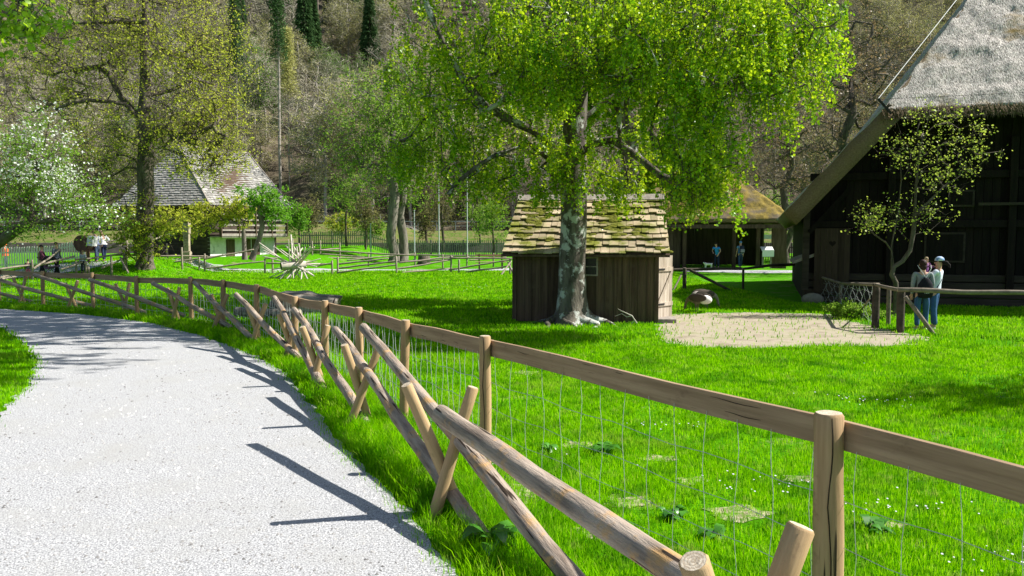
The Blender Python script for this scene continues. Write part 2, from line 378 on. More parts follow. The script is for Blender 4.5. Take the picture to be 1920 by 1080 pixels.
def pebbles():
    n = 9000; D = 3.2*(22/3.2)**RNG.random(n); a = np.radians(RNG.uniform(-36, 20, n)); x = D*np.tan(a); k = in_poly(x, D, path); x, y = x[k], D[k]; n = len(x)
    r = RNG.uniform(.004, .013, n)*(1+y/14); th = RNG.uniform(0, 6.28, n); o = np.array([[1, 0, 0], [0, .8, 0], [-.9, .1, 0], [0, -.7, 0], [.1, 0, .7]]); c, s = np.cos(th)[:, None], np.sin(th)[:, None]
    v = np.stack([x[:, None]+(o[None, :, 0]*c-o[None, :, 1]*s)*r[:, None], y[:, None]+(o[None, :, 0]*s+o[None, :, 1]*c)*r[:, None], .012+o[None, :, 2]*r[:, None]], 2).reshape(-1, 3)
    f = (np.arange(n)[:, None, None]*5+np.array([[0, 1, 4], [1, 2, 4], [2, 3, 4], [3, 0, 4]])).reshape(-1, 3)
    tag(mesh_np('pebbles', v, f, mat('pebble', (.16, .155, .15), (.55, .54, .52), .9, .9, isl=.5)), 'loose small stones scattered over the gravel path', 'pebbles', kind='stuff')
pebbles()
# broad leaved weeds: small rosettes
WEED = leafmat('weed_leaf', (.035, .15, .012), (.09, .28, .03), .35, .05)
def rosette(px, py, rad, n, label, hgt=.09):
    g = gnd(px, py); v = []; f = []
    for i in range(n):
        a = RNG.uniform(0, 6.28); L = rad*RNG.uniform(.6, 1.1); wv = L*.28; up = RNG.uniform(.25, 1)*hgt; c, s = math.cos(a), math.sin(a); o = len(v)
        j = Vector((RNG.normal(0, rad*.25), RNG.normal(0, rad*.25), 0))
        for t, w_, z in ((0, .15, 0), (.35, .9, up), (.7, 1, up*1.05), (1, .05, up*.6)):
            for sgn in (-1, 1): v.append((j.x+c*L*t-s*wv*w_*sgn, j.y+s*L*t+c*wv*w_*sgn, z))
        f += [(o, o+1, o+3, o+2), (o+2, o+3, o+5, o+4), (o+4, o+5, o+7, o+6)]
    return tag(mesh_np('weed', v, f, WEED, loc=g), label, 'plant', 'leafy weeds in the grass')
rosette(925, 1035, .22, 26, 'largest pale broad-leaved weed at the foot of the crossed rails', .16)
rosette(1130, 850, .15, 18, 'leafy weed clump in meadow behind the sloping rail nearest the second fence post')
rosette(1262, 975, .13, 14, 'leafy weed below the wire mesh, low in the middle of the meadow')
rosette(1345, 1010, .12, 14, 'small leafy weed left of the cut round log top')
rosette(1640, 1000, .13, 14, 'small leafy weed to the right of the thickest fence post')
rosette(1030, 850, .11, 12, 'small leafy weed close to the second fence post')

# ------------------------------------------------------------------ wood materials
def woodmat(name, c1, c2, cdark, along=2, sc=14, bump=.004):
    st = [1, 1, 1]; st[along] = .06
    return mat(name, c1, c2, sc, .8, bump, stretch=tuple(st), c3=cdark, s3=6, t3=.64, bscale=sc*2.2, cr=.68, crn=24)
POSTW = woodmat('peeled_post_wood', (.30, .19, .095), (.46, .31, .17), (.20, .13, .075))
CUT = mat('cut_wood_end', (.40, .33, .24), (.66, .58, .46), 30, .9, .004)
def rings(m):
    t = m.node_tree; N = t.nodes; L = t.links; b = N['Principled BSDF']; c = b.inputs['Base Color'].links[0].from_socket
    tc = N.new('ShaderNodeTexCoord'); wv = N.new('ShaderNodeTexWave'); wv.wave_type = 'RINGS'; wv.rings_direction = 'Z'; wv.inputs['Scale'].default_value = 26; wv.inputs['Distortion'].default_value = 2.5; wv.inputs['Detail'].default_value = 3; wv.inputs['Detail Scale'].default_value = 6
    L.new(tc.outputs['Object'], wv.inputs[0]); r = N.new('ShaderNodeMapRange'); r.inputs[3].default_value = 0; r.inputs[4].default_value = .55; L.new(wv.outputs['Fac'], r.inputs[0])
    x = N.new('ShaderNodeMix'); x.data_type = 'RGBA'; L.new(r.outputs[0], x.inputs[0]); L.new(c, x.inputs[6]); x.inputs[7].default_value = (.26, .18, .11, 1); L.new(x.outputs[2], b.inputs['Base Color'])
rings(CUT)
BOARDW = mat('board_wood', (.23, .15, .09), (.38, .265, .165), 16, .8, .003, stretch=(1, 1, .05), c3=(.13, .08, .05), s3=3.2, t3=.66, cr=.70, crs=(2, 2, .05), crn=30)
RAILW = mat('weathered_rail_wood', (.17, .13, .10), (.44, .36, .285), 16, .9, .016, stretch=(1, 1, .13), c3=(.44, .27, .12), s3=4.5, t3=.58, bscale=26, w3=.05, cr=.63, crs=(1, 1, .07), crn=22)
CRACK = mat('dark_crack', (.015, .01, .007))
DARKW = mat('dark_weathered_wood', (.055, .036, .024), (.12, .082, .055), 9, .9, .006, stretch=(1, 1, .12))
GREYW = mat('grey_weathered_wood', (.20, .175, .15), (.34, .30, .26), 8, .9, .006, stretch=(1, 1, .3))
WIRE = mat('fence_wire', (.42, .44, .42), rough=.5); WIRE.node_tree.nodes['Principled BSDF'].inputs['Metallic'].default_value = .3
IRON = mat('dark_iron', (.03, .028, .026), rough=.6)
def log(a, b, r0, r1, mt, n=12, name='rail', parent=None, wob=.12, bend=.02, seg=10):
    mb = MB(); a = Vector(a); b = Vector(b); pts = []; rs = []; A0, B0 = a, b; sd_ = Vector((a.x*7.3 % 5, a.y*3.1 % 5, 0)); b = Vector((0, 0, (b-a).length)); a = Vector((0, 0, 0))
    for i in range(seg+1):
        t = i/seg; p = a.lerp(b, t)+sd_; p += Vector((noise.noise(p*.8+Vector((3, 1, 0))), noise.noise(p*.8+Vector((8, 1, 5))), noise.noise(p*.8+Vector((1, 4, 9)))))*bend-sd_
        pts.append(p); r = r0+(r1-r0)*t; rs.append(r*(1+.10*noise.noise(p*3)))
    d = (b-a).normalized()
    pts = [pts[0]-d*.0]+pts[1:]; 
    # slightly chamfered ends
    pts = [pts[0]]+[pts[0]+d*min(r0*.2, .02)]+pts[1:-1]+[pts[-1]-d*min(r1*.2, .02), pts[-1]]
    rs = [rs[0]*.86, rs[0]]+rs[1:-1]+[rs[-1], rs[-1]*.86]
    mb.tube(pts, rs, n, m=0, capm=1, wob=wob)
    o = mb.build(name, [mt, CUT], parent, smooth=True); o.location = A0; o.rotation_euler = (B0-A0).to_track_quat('Z', 'Y').to_euler(); return o
# ------------------------------------------------------------------ near board fence with wire mesh
POSTS = [(4.15, -1.4, 1.24, .066), (3.25, .55, 1.24, .066), (1.56, 3.9, 1.25, .072), (-.245, 7.06, 1.235, .052), (-1.19, 8.9, 1.18, .05), (-2.08, 10.8, 1.15, .052), (-2.9, 12.3, 1.12, .052), (-3.62, 13.3, 1.11, .052), (-4.4, 14.8, 1.1, .052),
         (-5.32, 16.6, 1.10, .055), (-6.75, 18.6, 1.09, .055), (-8.07, 20, 1.08, .055), (-9.9, 21, 1.05, .055), (-12, 22.8, 1.05, .055), (-14, 23.8, 1.05, .055), (-16.2, 25.2, 1.05, .055), (-18.8, 26.5, 1.05, .055)]
# re-seat posts on their measured pixel columns
PXC = {2: 1563, 3: 908, 4: 759, 5: 671, 6: 607, 7: 551, 9: 479, 10: 416, 11: 355, 12: 253, 13: 170, 14: 77}
for i, px in PXC.items():
    x, y, z, r = POSTS[i]; POSTS[i] = (xat(px, y), y, z, r)
POSTS.pop(8)
fence = empty('board_fence', (POSTS[2][0], POSTS[2][1], 0), 0, 'post and board fence with wire mesh curving from right foreground to far left', 'fence')
def par(o, p):
    o.parent = p; o.matrix_parent_inverse = Matrix.LocRotScale(p.location, p.rotation_euler, p.scale).inverted(); return o
for i, (x, y, z, r) in enumerate(POSTS):
    p = log((x+RNG.normal(0, .015), y, -.05), (x, y, z), r*1.05, r*.98, POSTW, 16 if y < 10 else 10, 'post', None, .05, .006, 8); par(p, fence)
    if i in (1, 2, 3):   # drying cracks
        mb = MB(); pts = []; 
        for k in range(14):
            t = k/13; zz = z-.01-t*(z-.1); an = -1.75+.12*math.sin(k*.9)+(.1 if k > 5 else 0); rr = r*1.005
            pts.append((x+math.cos(an)*rr, y+math.sin(an)*rr, zz))
        mb.tube(pts, [.003 if 0 < k < 12 else .002 for k in range(14)], 4); par(mb.build('crack', CRACK), p)
for i in range(len(POSTS)-1):
    a = POSTS[i]; b = POSTS[i+1]; A = Vector((a[0], a[1], a[2]-.115)); B = Vector((b[0], b[1], b[2]-.115)); d = (B-A).normalized(); s = Vector((-d.y, d.x, 0))
    s = s if s.x > 0 else -s
    off = s*.075
    mb = MB(); K = 6
    c = [A.lerp(B, k/K)+off*1.0+Vector((0, 0, .006*math.sin(k*1.3+i))) for k in range(K+1)]
    vs = []; fs = []
    for k, q in enumerate(c):
        for (u, v_) in ((-.018, -.072), (.018, -.072), (.018, .072), (-.018, .072)): vs.append(q+s*u+Vector((0, 0, v_)))
    for k in range(K):
        for j in range(4): fs.append((k*4+j, k*4+(j+1) % 4, (k+1)*4+(j+1) % 4, (k+1)*4+j))
    fs += [(3, 2, 1, 0), (K*4, K*4+1, K*4+2, K*4+3)]
    mb.add(vs, fs); qr = d.to_track_quat('Z', 'Y'); qi = qr.inverted(); mb.v = [tuple(qi @ (Vector(v)-A)) for v in mb.v]; bo = mb.build('board', BOARDW, bevel=.003 if i < 5 else 0); bo.location = A; bo.rotation_euler = qr.to_euler(); par(bo, fence)
    if i < 5:      # grain splits
        for (t0, t1, zz) in [(u_, u_+RNG.uniform(.03, .13), RNG.uniform(-.04, .04)) for u_ in RNG.uniform(.05, .85, 3)]:
            q = [A.lerp(B, t0+(t1-t0)*k/6)+off-s*.0195+Vector((0, 0, zz+.003*math.sin(k*1.1+i))) for k in range(7)]
            mb = MB(); mb.tube(q, [.0006, .0014, .002, .0022, .002, .0014, .0006], 4); par(mb.build('split', CRACK), bo)
    # wire mesh panel
    mb = MB(); n = 14 if i < 9 else 10; wr = max(.0016, .0005*max(a[1], b[1])*.5) if a[1] < 14 else .0035; wo = off*.6
    for zf in (.66, .47, .30, .15, .04):
        q = [A.lerp(B, k/12)+wo for k in range(13)]; q = [Vector((v.x, v.y, (v.z+.115)*zf+.012*math.sin(k*1.9+zf*30+i))) for k, v in enumerate(q)]
        mb.tube(q, wr*1.2, 4, cap=False)
    for k in range(n):
        t = (k+.5)/n; q = A.lerp(B, t)+wo; ph = k*2.1+i
        mb.tube([(q.x+.012*math.sin(ph+j*1.5), q.y, (q.z-.05)*(1-j/6)+.02*(j/6)) for j in range(7)], wr, 4, cap=False)
    par(mb.build('wire_mesh', WIRE), fence)
# ------------------------------------------------------------------ crossed-pole fence
cross = empty('crossed_pole_fence', (-.5, 5.9, 0), 0, 'rustic barrier of long sloping logs resting in crossed stakes beside the gravel path', 'fence')
def d_at(py, z): return F*(CAMZ-z)/(py-440)
# (top-left px, top-right px, foot of the left-topped stake px, foot of the right-topped stake px, top height, radius)
CR = [((1300, 1052), (1503, 985), None, None, 1.12, .052), ((762, 720), (885, 724), (868, 962), (812, 975), 1.05, .047), ((644, 646), (714, 645), (694, 790), (653, 804), .97, .045),
      ((566, 612), (615, 610), (608, 718), (585, 729), .93, .045), ((522, 588), (562, 586), (556, 671), (533, 680), .9, .045), ((462, 568), (499, 569), (491, 643), (471, 649), .88, .045),
      ((396, 552), (427, 551), (418, 612), (398, 622), .86, .045), ((314, 540), (337, 538), (336, 598), (323, 604), .85, .045), ((216, 532), (243, 530), (242, 582), (232, 584), .85, .045),
      ((122, 530), (146, 526), (145, 576), (126, 582), .85, .045), ((24, 521), (49, 517), (48, 567), (35, 571), .85, .045), ((-60, 519), (-35, 516), (-40, 563), (-52, 566), .85, .045)]
STAKE = woodmat('stake_wood', (.34, .22, .11), (.50, .35, .19), (.24, .16, .09))
crotch = []
for i, (tl, tr, fl, fr, zt, r) in enumerate(CR):
    Dt = d_at((tl[1]+tr[1])/2, zt)
    if fl is None:
        TL = at(*tl, 2.42); TR = at(*tr, 2.72); TL.z = min(TL.z, 1.2); FL = Vector((TR.x+.02, 2.85, -.05)); FR = Vector((TL.x+.0, 2.62, -.05))
    else:
        Df = (gnd(*fl).y+gnd(*fr).y)/2
        FL = at(fl[0], fl[1], Df+.08); FR = at(fr[0], fr[1], Df-.08)
        FL.z = FR.z = -.04
        Dt = Df-.15
        TL = at(tl[0], tl[1], Dt-.0); TR = at(tr[0], tr[1], Dt+.10)
    par(log(FL, TL, r*1.05, r*.95, STAKE, 12, 'stake', None, .06, .012, 6), cross)
    par(log(FR, TR, r*1.05, r*.95, STAKE, 12, 'stake', None, .06, .012, 6), cross)
    crotch.append((TL+TR+FL+FR)/4)
def rail_(a, b, r0=.058, r1=.062, k=(1, 1)):
    par(log(a, b, r0, r1, RAILW, 14, 'rail', None, .10, .035, 16), cross)
up = Vector((0, 0, .06))
c0, c1, c2, c3, c4 = crotch[:5]
a_hi = at(824, 768, 4.55); c0u = Vector((c0.x, c0.y, .80)); rail_(a_hi, a_hi+(c0u-a_hi)*1.75, .056, .066)
lo = Vector((.60, 3.95, .03)); ck = at(838, 800, c1.y); hi = lo+(ck-lo)*1.92; rail_(at(682, 612, hi.y+.35), lo, .05, .066)
lo = at(912, 1040, 5.3); lo.z = .03; rail_(at(631, 620, 10.4), lo, .052, .062)
lo = at(688, 800, 8.75); lo.z = .03; rail_(at(553, 581, 12.7), lo, .05, .06)
lo = at(608, 735, 10.7); lo.z = .03; rail_(at(514, 558, 14.0), lo, .05, .06)
for hi, lw in (((441, 552), (570, 686)), ((364, 530), (484, 648)), ((286, 531), (434, 618)), ((167, 524), (347, 596)), ((63, 515), (272, 588)), ((-25, 519), (178, 577)), ((-90, 524), (60, 568))):
    g = gnd(*lw); Dh = d_at(hi[1], 1.0); Dh = min(max(Dh, g.y+.3), g.y+3.4); g.z = .03
    rail_(at(*hi, Dh), g, .05, .058)
# ------------------------------------------------------------------ shake roofs
def shingles(mb, A, B, C, D, rows, wd, th=.02, lift=.03, jit=.15, m=None, up=None, skip=0):
    """A-B eave, D-C ridge; every row a line of slabs overlapping the one below"""
    A, B, C, D = map(Vector, (A, B, C, D)); n = (B-A).cross(D-A).normalized(); n = n if n.z > 0 else -n
    for i in range(rows):
        t0 = i/rows; t1 = min(1, (i+1.35)/rows); L = A.lerp(D, t0); Rr = B.lerp(C, t0); L1 = A.lerp(D, t1); R1 = B.lerp(C, t1)
        k = max(1, round((Rr-L).length/wd)); cuts = [0]
        for j in range(1, k): cuts.append((j+RNG.uniform(-jit, jit))/k)
        cuts.append(1)
        for j in range(k):
            if RNG.random() < skip: continue
            u0, u1 = cuts[j]+.02/k, cuts[j+1]-.02/k; dz = RNG.uniform(0, lift*.5); sl = (D-A).normalized()*RNG.uniform(-.22, .1)*(D-A).length/rows
            p = [L.lerp(Rr, u0)+sl, L.lerp(Rr, u1)+sl, L1.lerp(R1, u1), L1.lerp(R1, u0)]
            lo = [p[0]+n*(lift+dz), p[1]+n*(lift+dz), p[2]+n*.004, p[3]+n*.004]
            hi = [q+n*th for q in lo]; mb.hexa(lo, hi, m)
SHAKE = mat('old_shake', (.33, .25, .155), (.54, .45, .32), 6, .9, .008, c3=(.14, .15, .02), s3=1.5, t3=.51, isl=.28, bscale=40, w3=.07)
MOSS = mat('roof_moss', (.09, .10, .012), (.17, .17, .02), 14, 1, .03)
PLANK = mat('shed_plank', (.055, .034, .022), (.13, .085, .055), 11, .9, .008, stretch=(1, 1, .05), c3=(.10, .07, .048), s3=1.5, t3=.6, isl=.35, bscale=30)
PLANKL = mat('weathered_pale_door', (.30, .24, .18), (.52, .45, .37), 9, .9, .006, stretch=(1, 1, .1), isl=.15)
GLASS = mat('old_glass', (.012, .014, .014), rough=.25, spec=.25)
shed_o = Vector((gnd(966, 602).x, gnd(966, 602).y, 0)); th_ = R(-8)
shed = empty('garden_shed', shed_o, th_, 'small dark plank shed with mossy wooden shake roof right behind the thick birch trunk', 'shed')
W_, Dp, EH = 3.42, 2.9, 1.72
def sh(o): o.parent = shed; return o
mb = MB(); k = 17
for i in range(k):
    x0 = i*W_/k; mb.box((x0+W_/k/2, RNG.uniform(-.008, .008), EH/2+.02), (W_/k-.012, .04, EH+.1), m=0)
    if i: mb.box((x0, -.028, EH/2+.02), (.035, .018, EH+.08), m=0)
sh(mb.build('front_wall', PLANK))
mb = MB(); mb.box((W_/2, .06, EH/2), (W_-.02, .03, EH), m=0)
for sx in (0, W_):
    for j in range(12):
        y0 = .04+j*(Dp-.04)/12; yy = y0+.12; top = EH+max(0, (Dp/2-abs(yy-Dp/2)))*.86
        if sx and .35 < yy < 1.25: 
            mb.box((sx, yy, (1.66+top)/2), (.035, (Dp/12)-.01, top-1.66), m=0); continue
        mb.box((sx, yy, top/2), (.035, (Dp/12)-.01, top), m=0)
mb.box((W_/2, Dp, EH/2), (W_, .04, EH), m=0)
sh(mb.build('side_wall', PLANK))
mb = MB()
for (x, y) in ((0, 0), (W_, 0), (0, Dp), (W_, Dp)): mb.box((x+(.015 if x else -.015), y-(.02 if y == 0 else -.02), EH/2), (.10, .10, EH+.05))
sh(mb.build('corner_post', DARKW, bevel=.005))
mb = MB(); ox = .26
E0, E1 = Vector((-ox, -.42, EH-.07)), Vector((W_+.30, -.42, EH-.07)); R0, R1_ = Vector((-.08, Dp/2, EH+1.36)), Vector((W_+.22, Dp/2, EH+1.36))
shingles(mb, E0, E1, R1_, R0, 9, .20, .026, .06, .2)
K0, K1 = Vector((-ox, Dp+.42, EH-.07)), Vector((W_+.30, Dp+.42, EH-.07))
shingles(mb, K0, K1, R1_, R0, 10, .2, .02, .03)
roof = sh(mb.build('roof', SHAKE))
mb = MB(); dn = Vector((0, 0, .05))
mb.hexa([E0-dn, E1-dn, R1_-dn, R0-dn], [E0, E1, R1_, R0]); mb.hexa([K0-dn, K1-dn, R1_-dn*1.04, R0-dn*1.04], [K0, K1, R1_-dn*.04, R0-dn*.04])
par_o = mb.build('roof_boards', DARKW); par_o.parent = roof
mb = MB()
for y in (-.12, .12): mb.box((W_/2+.07, Dp/2+y, EH+1.37), (W_+.36, .26, .03), rx=(.6 if y < 0 else -.6))
o = mb.build('ridge_cap', GREYW); o.parent = roof
# moss cushions lying on the shakes
def moss_on(A, B, C, D, n, name, parent, m, s=(.05, .16), lift=.06, bias=None):
    A, B, C, D = map(Vector, (A, B, C, D)); nn = (B-A).cross(D-A).normalized(); nn = nn if nn.z > 0 else -nn; ex_ = (B-A).normalized(); ey_ = nn.cross(ex_)
    rot = Matrix((ex_, ey_, nn)).transposed(); mb = MB(); c = 0
    while c < n:
        u, v_ = RNG.random(2); p = A.lerp(B, u).lerp(D.lerp(C, u), v_)
        if noise.noise(p*1.1+Vector((5, 2, 1))) < (bias if bias is not None else .0): 
            if RNG.random() > .02: continue
        c += 1; r = RNG.uniform(*s); mb.ell(p+nn*lift, (r*1.5, r*.7, r*.32), 8, rot=rot)
    o = mb.build(name, m, smooth=True); o.parent = parent; return o
moss_on(E0, E1, R1_, R0, 460, 'moss', roof, MOSS, (.03, .09), .07, .16); bpy.data.objects['moss']['kind'] = 'stuff'
# window at the right of the trunk
wx = (1.44+.42); mb = MB(); mb.box((wx, -.045, 1.36), (.34, .05, .46)); wf = sh(mb.build('window', GREYW, bevel=.004))
mb = MB(); mb.box((wx, -.074, 1.36), (.26, .01, .38)); o = mb.build('pane', GLASS); o.parent = wf
mb = MB(); mb.box((wx, -.084, 1.36), (.27, .012, .02)); o = mb.build('muntin', GREYW); o.parent = wf
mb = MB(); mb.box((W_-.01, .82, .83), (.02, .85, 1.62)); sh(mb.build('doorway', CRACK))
# open door leaf, pale and weathered, swung outwards
dr = bpy.data.objects.new('door', None); link(dr, shed); dr.location = (W_+.03, .34, 0)
dm = MB()
for i in range(5): dm.box((.06+i*.125, 0, .84), (.118, .03, 1.55+.02*(i % 2)))
dm.box((.31, -.03, .42), (.6, .028, .10)); dm.box((.31, -.03, 1.28), (.6, .028, .10)); dm.beam((.04, -.032, .47), (.58, -.032, 1.23), .028, .08, up=(0, 0, 1))
bpy.data.objects.remove(dr); dr = dm.build('door', PLANKL, shed); dr.location = (W_+.04, .36, 0); dr.rotation_euler = (0, 0, R(52))
for z in (.42, 1.28): mb = MB(); mb.box((.12, -.052, z), (.26, .012, .04)); mb.build('hinge', IRON, dr)
mb = MB(); mb.box((W_+.25, .35, .05), (.5, .7, .10)); sh(mb.build('doorstep', GREYW, bevel=.01))

# ------------------------------------------------------------------ thatched farmhouse on the right
THATCH = mat('grey_thatch', (.17, .15, .13), (.66, .62, .56), 26, 1, .07, stretch=(1.2, .4, .4), c3=(.22, .155, .045), s3=.5, t3=.62, bscale=22, w3=.07, detail=4)
THATCHD = mat('thatch_underside', (.14, .10, .06), (.24, .18, .11), 20, 1, .03)
HW = mat('near_black_timber', (.006, .0045, .0035), (.014, .010, .008), 8, .9, .008, stretch=(1, 1, .1), isl=.3)  # one even near-black brown for gable timber and panes
HBEAM = mat('dark_log_beam', (.03, .024, .018), (.065, .052, .04), 7, .9, .01, stretch=(.1, 1, 1))
hs = empty('thatched_farmhouse', (8.1, 24.0, 0), R(-17.5), 'huge farmhouse with grey thatched half-hipped roof and dark timber gable on the right', 'farmhouse')
def hp(o): o.parent = hs; return o
LN, HWd = 13.5, 8.2; zr = 5.75+1.35*(HWd-2.7)
def slab(quads, th, n=None, sub=14, amp=.06, name='roof', m=None, drop=True):
    """a thick thatch sheet over a bilinear patch"""
    mb = MB()
    for (a, b, c, d, nu, nv) in quads:
        a, b, c, d = map(Vector, (a, b, c, d)); nn = (b-a).cross(d-a).normalized(); nn = nn if nn.z > 0 else -nn; top = []
        for j in range(nv+1):
            for i in range(nu+1):
                u, v_ = i/nu, j/nv; p = a.lerp(b, u).lerp(d.lerp(c, u), v_)
                top.append(p+nn*amp*(noise.noise(p*1.3)+.5*noise.noise(p*4)+.35*noise.noise(p*11)))
        bot = [a.lerp(b, i/nu).lerp(d.lerp(c, i/nu), j/nv)-nn*th for j in range(nv+1) for i in range(nu+1)]
        N = len(top); o = len(mb.v); W = nu+1
        fs = [(j*W+i, j*W+i+1, (j+1)*W+i+1, (j+1)*W+i) for j in range(nv) for i in range(nu)]
        mb.add(top+bot, fs, 0); mb.f += [tuple(o+N+x for x in reversed(f)) for f in fs]; mb.m += [1]*len(fs)
        rim = [i for i in range(W)]+[j*W+nu for j in range(1, nv+1)]+[nv*W+i for i in range(nu-1, -1, -1)]+[j*W for j in range(nv-1, 0, -1)]
        for k in range(len(rim)):
            x, y = rim[k], rim[(k+1) % len(rim)]; mb.f.append((o+y, o+x, o+N+x, o+N+y)); mb.m.append(1 if (k < nu or (name == 'side_roof_slope' and k >= 2*nu+nv)) else 0)
    return mb.build(name, [THATCH if m is None else m, THATCHD], smooth=True)
yb = LN; r_ = hp(slab([((0, 0, 2.77), (0, yb, 2.77), (2.7, yb, 5.75), (2.7, 0, 5.75), 50, 12),
    ((2.7, 0, 5.75), (2.7, yb, 5.75), (HWd, yb, zr), (HWd, (HWd-2.7)*1.3, zr), 50, 24)], .52, name='side_roof_slope'))
r_ = hp(slab([((2.62, -.06, 5.70), (2*HWd-2.62, -.06, 5.70), (HWd+.02, (HWd-2.7)*1.3, zr+.02), (HWd-.02, (HWd-2.7)*1.3, zr+.02), 150, 90)], .30, amp=.10, name='half_hip_roof_slope'))
hp(slab([((2*HWd, 0, 2.77), (2*HWd, yb, 2.77), (2*HWd-2.7, yb, 5.75), (2*HWd-2.7, 0, 5.75), 20, 8),
    ((2*HWd-2.7, 0, 5.75), (2*HWd-2.7, yb, 5.75), (HWd, yb, zr), (HWd, (HWd-2.7)*1.3, zr), 20, 10)], .34, name='side_roof_slope'))
# ragged thatch fringe along the eaves
n_ = 5200; fx = RNG.uniform(2.62, 2*HWd-2.62, n_); A_ = np.stack([fx, RNG.uniform(-.10, .10, n_), 5.62+RNG.uniform(-.16, .14, n_)], 1); B_ = A_+np.stack([RNG.normal(0, .02, n_), -RNG.uniform(.04, .12, n_), -RNG.uniform(.06, .18, n_)], 1)
w_ = np.array([[.012, 0, 0]]); fv = np.stack([A_-w_, A_+w_, B_], 1).reshape(-1, 3); hp(mesh_np('eave_fringe', fv, np.arange(n_)[:, None]*3+np.arange(3), THATCHD))
# walls: planks above, logs below
mb = MB(); wy = 1.35; x = .75
while x < 2*HWd-.8:
    wd = .22; top = min(5.6, 2.3+(min(x, 2*HWd-x))*1.06)
    mb.box((x+wd/2, wy+RNG.uniform(-.012, .012), (.95+top)/2), (wd-.012, .05, top-.95)); x += wd
mb.add([(.75, wy+.06, .9), (2*HWd-.75, wy+.06, .9), (2*HWd-.75, wy+.06, 2.95), (2*HWd-2.75, wy+.06, 5.3), (HWd, wy+2.2, 6.2), (2.75, wy+.06, 5.3), (.75, wy+.06, 2.95)], [(0, 1, 2, 6), (6, 2, 3, 5), (5, 3, 4)]); hp(mb.build('gable_wall', HW))  # includes a backing plane added behind the planks to block light slits
mb = MB()
for i in range(4): mb.beam((.7, wy-.06+.01*i, .13+i*.235), (2*HWd-.7, wy-.06+.01*i, .13+i*.235), .2, .21)
hp(mb.build('log_base', HBEAM, bevel=.02))
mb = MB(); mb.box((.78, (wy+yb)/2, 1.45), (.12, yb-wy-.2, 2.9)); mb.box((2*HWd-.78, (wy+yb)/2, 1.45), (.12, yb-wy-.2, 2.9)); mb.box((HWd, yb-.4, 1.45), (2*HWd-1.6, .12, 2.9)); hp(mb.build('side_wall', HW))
for zz in (2.45, 3.9):
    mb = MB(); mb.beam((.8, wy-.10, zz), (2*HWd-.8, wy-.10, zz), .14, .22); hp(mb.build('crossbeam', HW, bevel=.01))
for xx in (.72, 3.1, 6.3, 9.4):
    mb = MB(); mb.box((xx, wy-.16, 1.9+(.8 if xx > 1 else 0)), (.20, .18, 3.4+(1.5 if xx > 1 else 0)-.4)); hp(mb.build('upright_post', HBEAM if xx < 1 else HW, bevel=.01))
for (xx, zz, ww, hh) in ((4.6, 1.75, 1.1, .9), (7.7, 1.7, 1.5, 1.1), (5.0, 3.2, .7, .5), (8.0, 3.2, .8, .6)):
    mb = MB(); mb.box((xx, wy-.05, zz), (ww, .06, hh)); mb2 = mb.build('window', HBEAM, bevel=.01); hp(mb2)
    mb = MB(); mb.box((xx, wy-.086, zz), (ww-.12, .012, hh-.12)); o = mb.build('pane', HW, mb2)
# gallery rail and diagonal brace
mb = MB(); mb.beam((5.4, wy-.28, 3.02), (8.2, wy-.28, 3.02), .06, .08); hp(mb.build('gallery_rail', HBEAM))
mb = MB(); mb.beam((.8, wy-.22, 2.2), (1.9, wy-.22, 3.5), .14, .14); hp(mb.build('brace', HW))
# door with a heart cut-out
mb = MB(); 
for i in range(6): mb.box((1.05+i*.17, wy-.22, 1.35), (.165, .04, 1.95))
DOORW = mat('door_timber', (.035, .024, .017), (.06, .042, .03), 8, .9, .006, stretch=(1, 1, .1), isl=.2)
dd = hp(mb.build('door', DOORW)); pts = []
for k in range(24):
    t = 2*math.pi*k/24; pts.append((1.48+.0062*16*math.sin(t)**3, wy-.2435, 1.86+.0062*(13*math.cos(t)-5*math.cos(2*t)-2*math.cos(3*t)-math.cos(4*t))))
mb = MB(); mb.add(pts+[(a, b+.003, c) for a, b, c in pts], [tuple(range(23, -1, -1))]+[(k, (k+1) % 24, 24+(k+1) % 24, 24+k) for k in range(24)]); mb.build('heart_cutout', CRACK, dd)
mb = MB(); mb.ell((.95, wy-.28, .13), (.34, .22, .2), 12); hp(mb.build('corner_stone', mat('field_stone', (.16, .15, .13), (.28, .26, .23), 4, .9, .03), smooth=True))
# cable along the roof edge and its bracket
CAB = mat('bright_cable', (.6, .6, .58), rough=.5)
mb = MB(); q = [Vector((2.62+k*.7-.12, -.12+k*.7*1.3, 5.9+k*.7*1.35+.10)) for k in range(8)]; mb.tube(q, .011, 6); hp(mb.build('lightning_cable', CAB))
mb = MB(); mb.beam((2.5, -.1, 6.0), (2.85, -.18, 5.55), .05, .07); mb.tube([(2.5, -.12, 5.98), (13.5, -.12, 6.0)], .006, 4); hp(mb.build('cable_bracket', IRON))
# lean-to at the near corner
lt = empty('lean_to', (gnd(1478, 560).x+.1, 25.2, 0), R(-17.5), 'low dark lean-to shelter with sloping roof against the farmhouse corner', 'lean-to')
mb = MB(); [mb.box((.1+i*.17, 0, .62), (.165, .05, 1.25)) for i in range(4)]; mb.box((.1, 1.2, .6), (.05, 2.4, 1.2)); o = mb.build('wall', HBEAM, lt)
mb = MB(); mb.hexa([(-.45, -.35, 1.22), (.9, -.35, 1.72), (.9, 2.6, 1.72), (-.45, 2.6, 1.22)], [(-.47, -.35, 1.30), (.88, -.35, 1.82), (.88, 2.6, 1.82), (-.47, 2.6, 1.30)]); mb.build('roof', GREYW, lt)
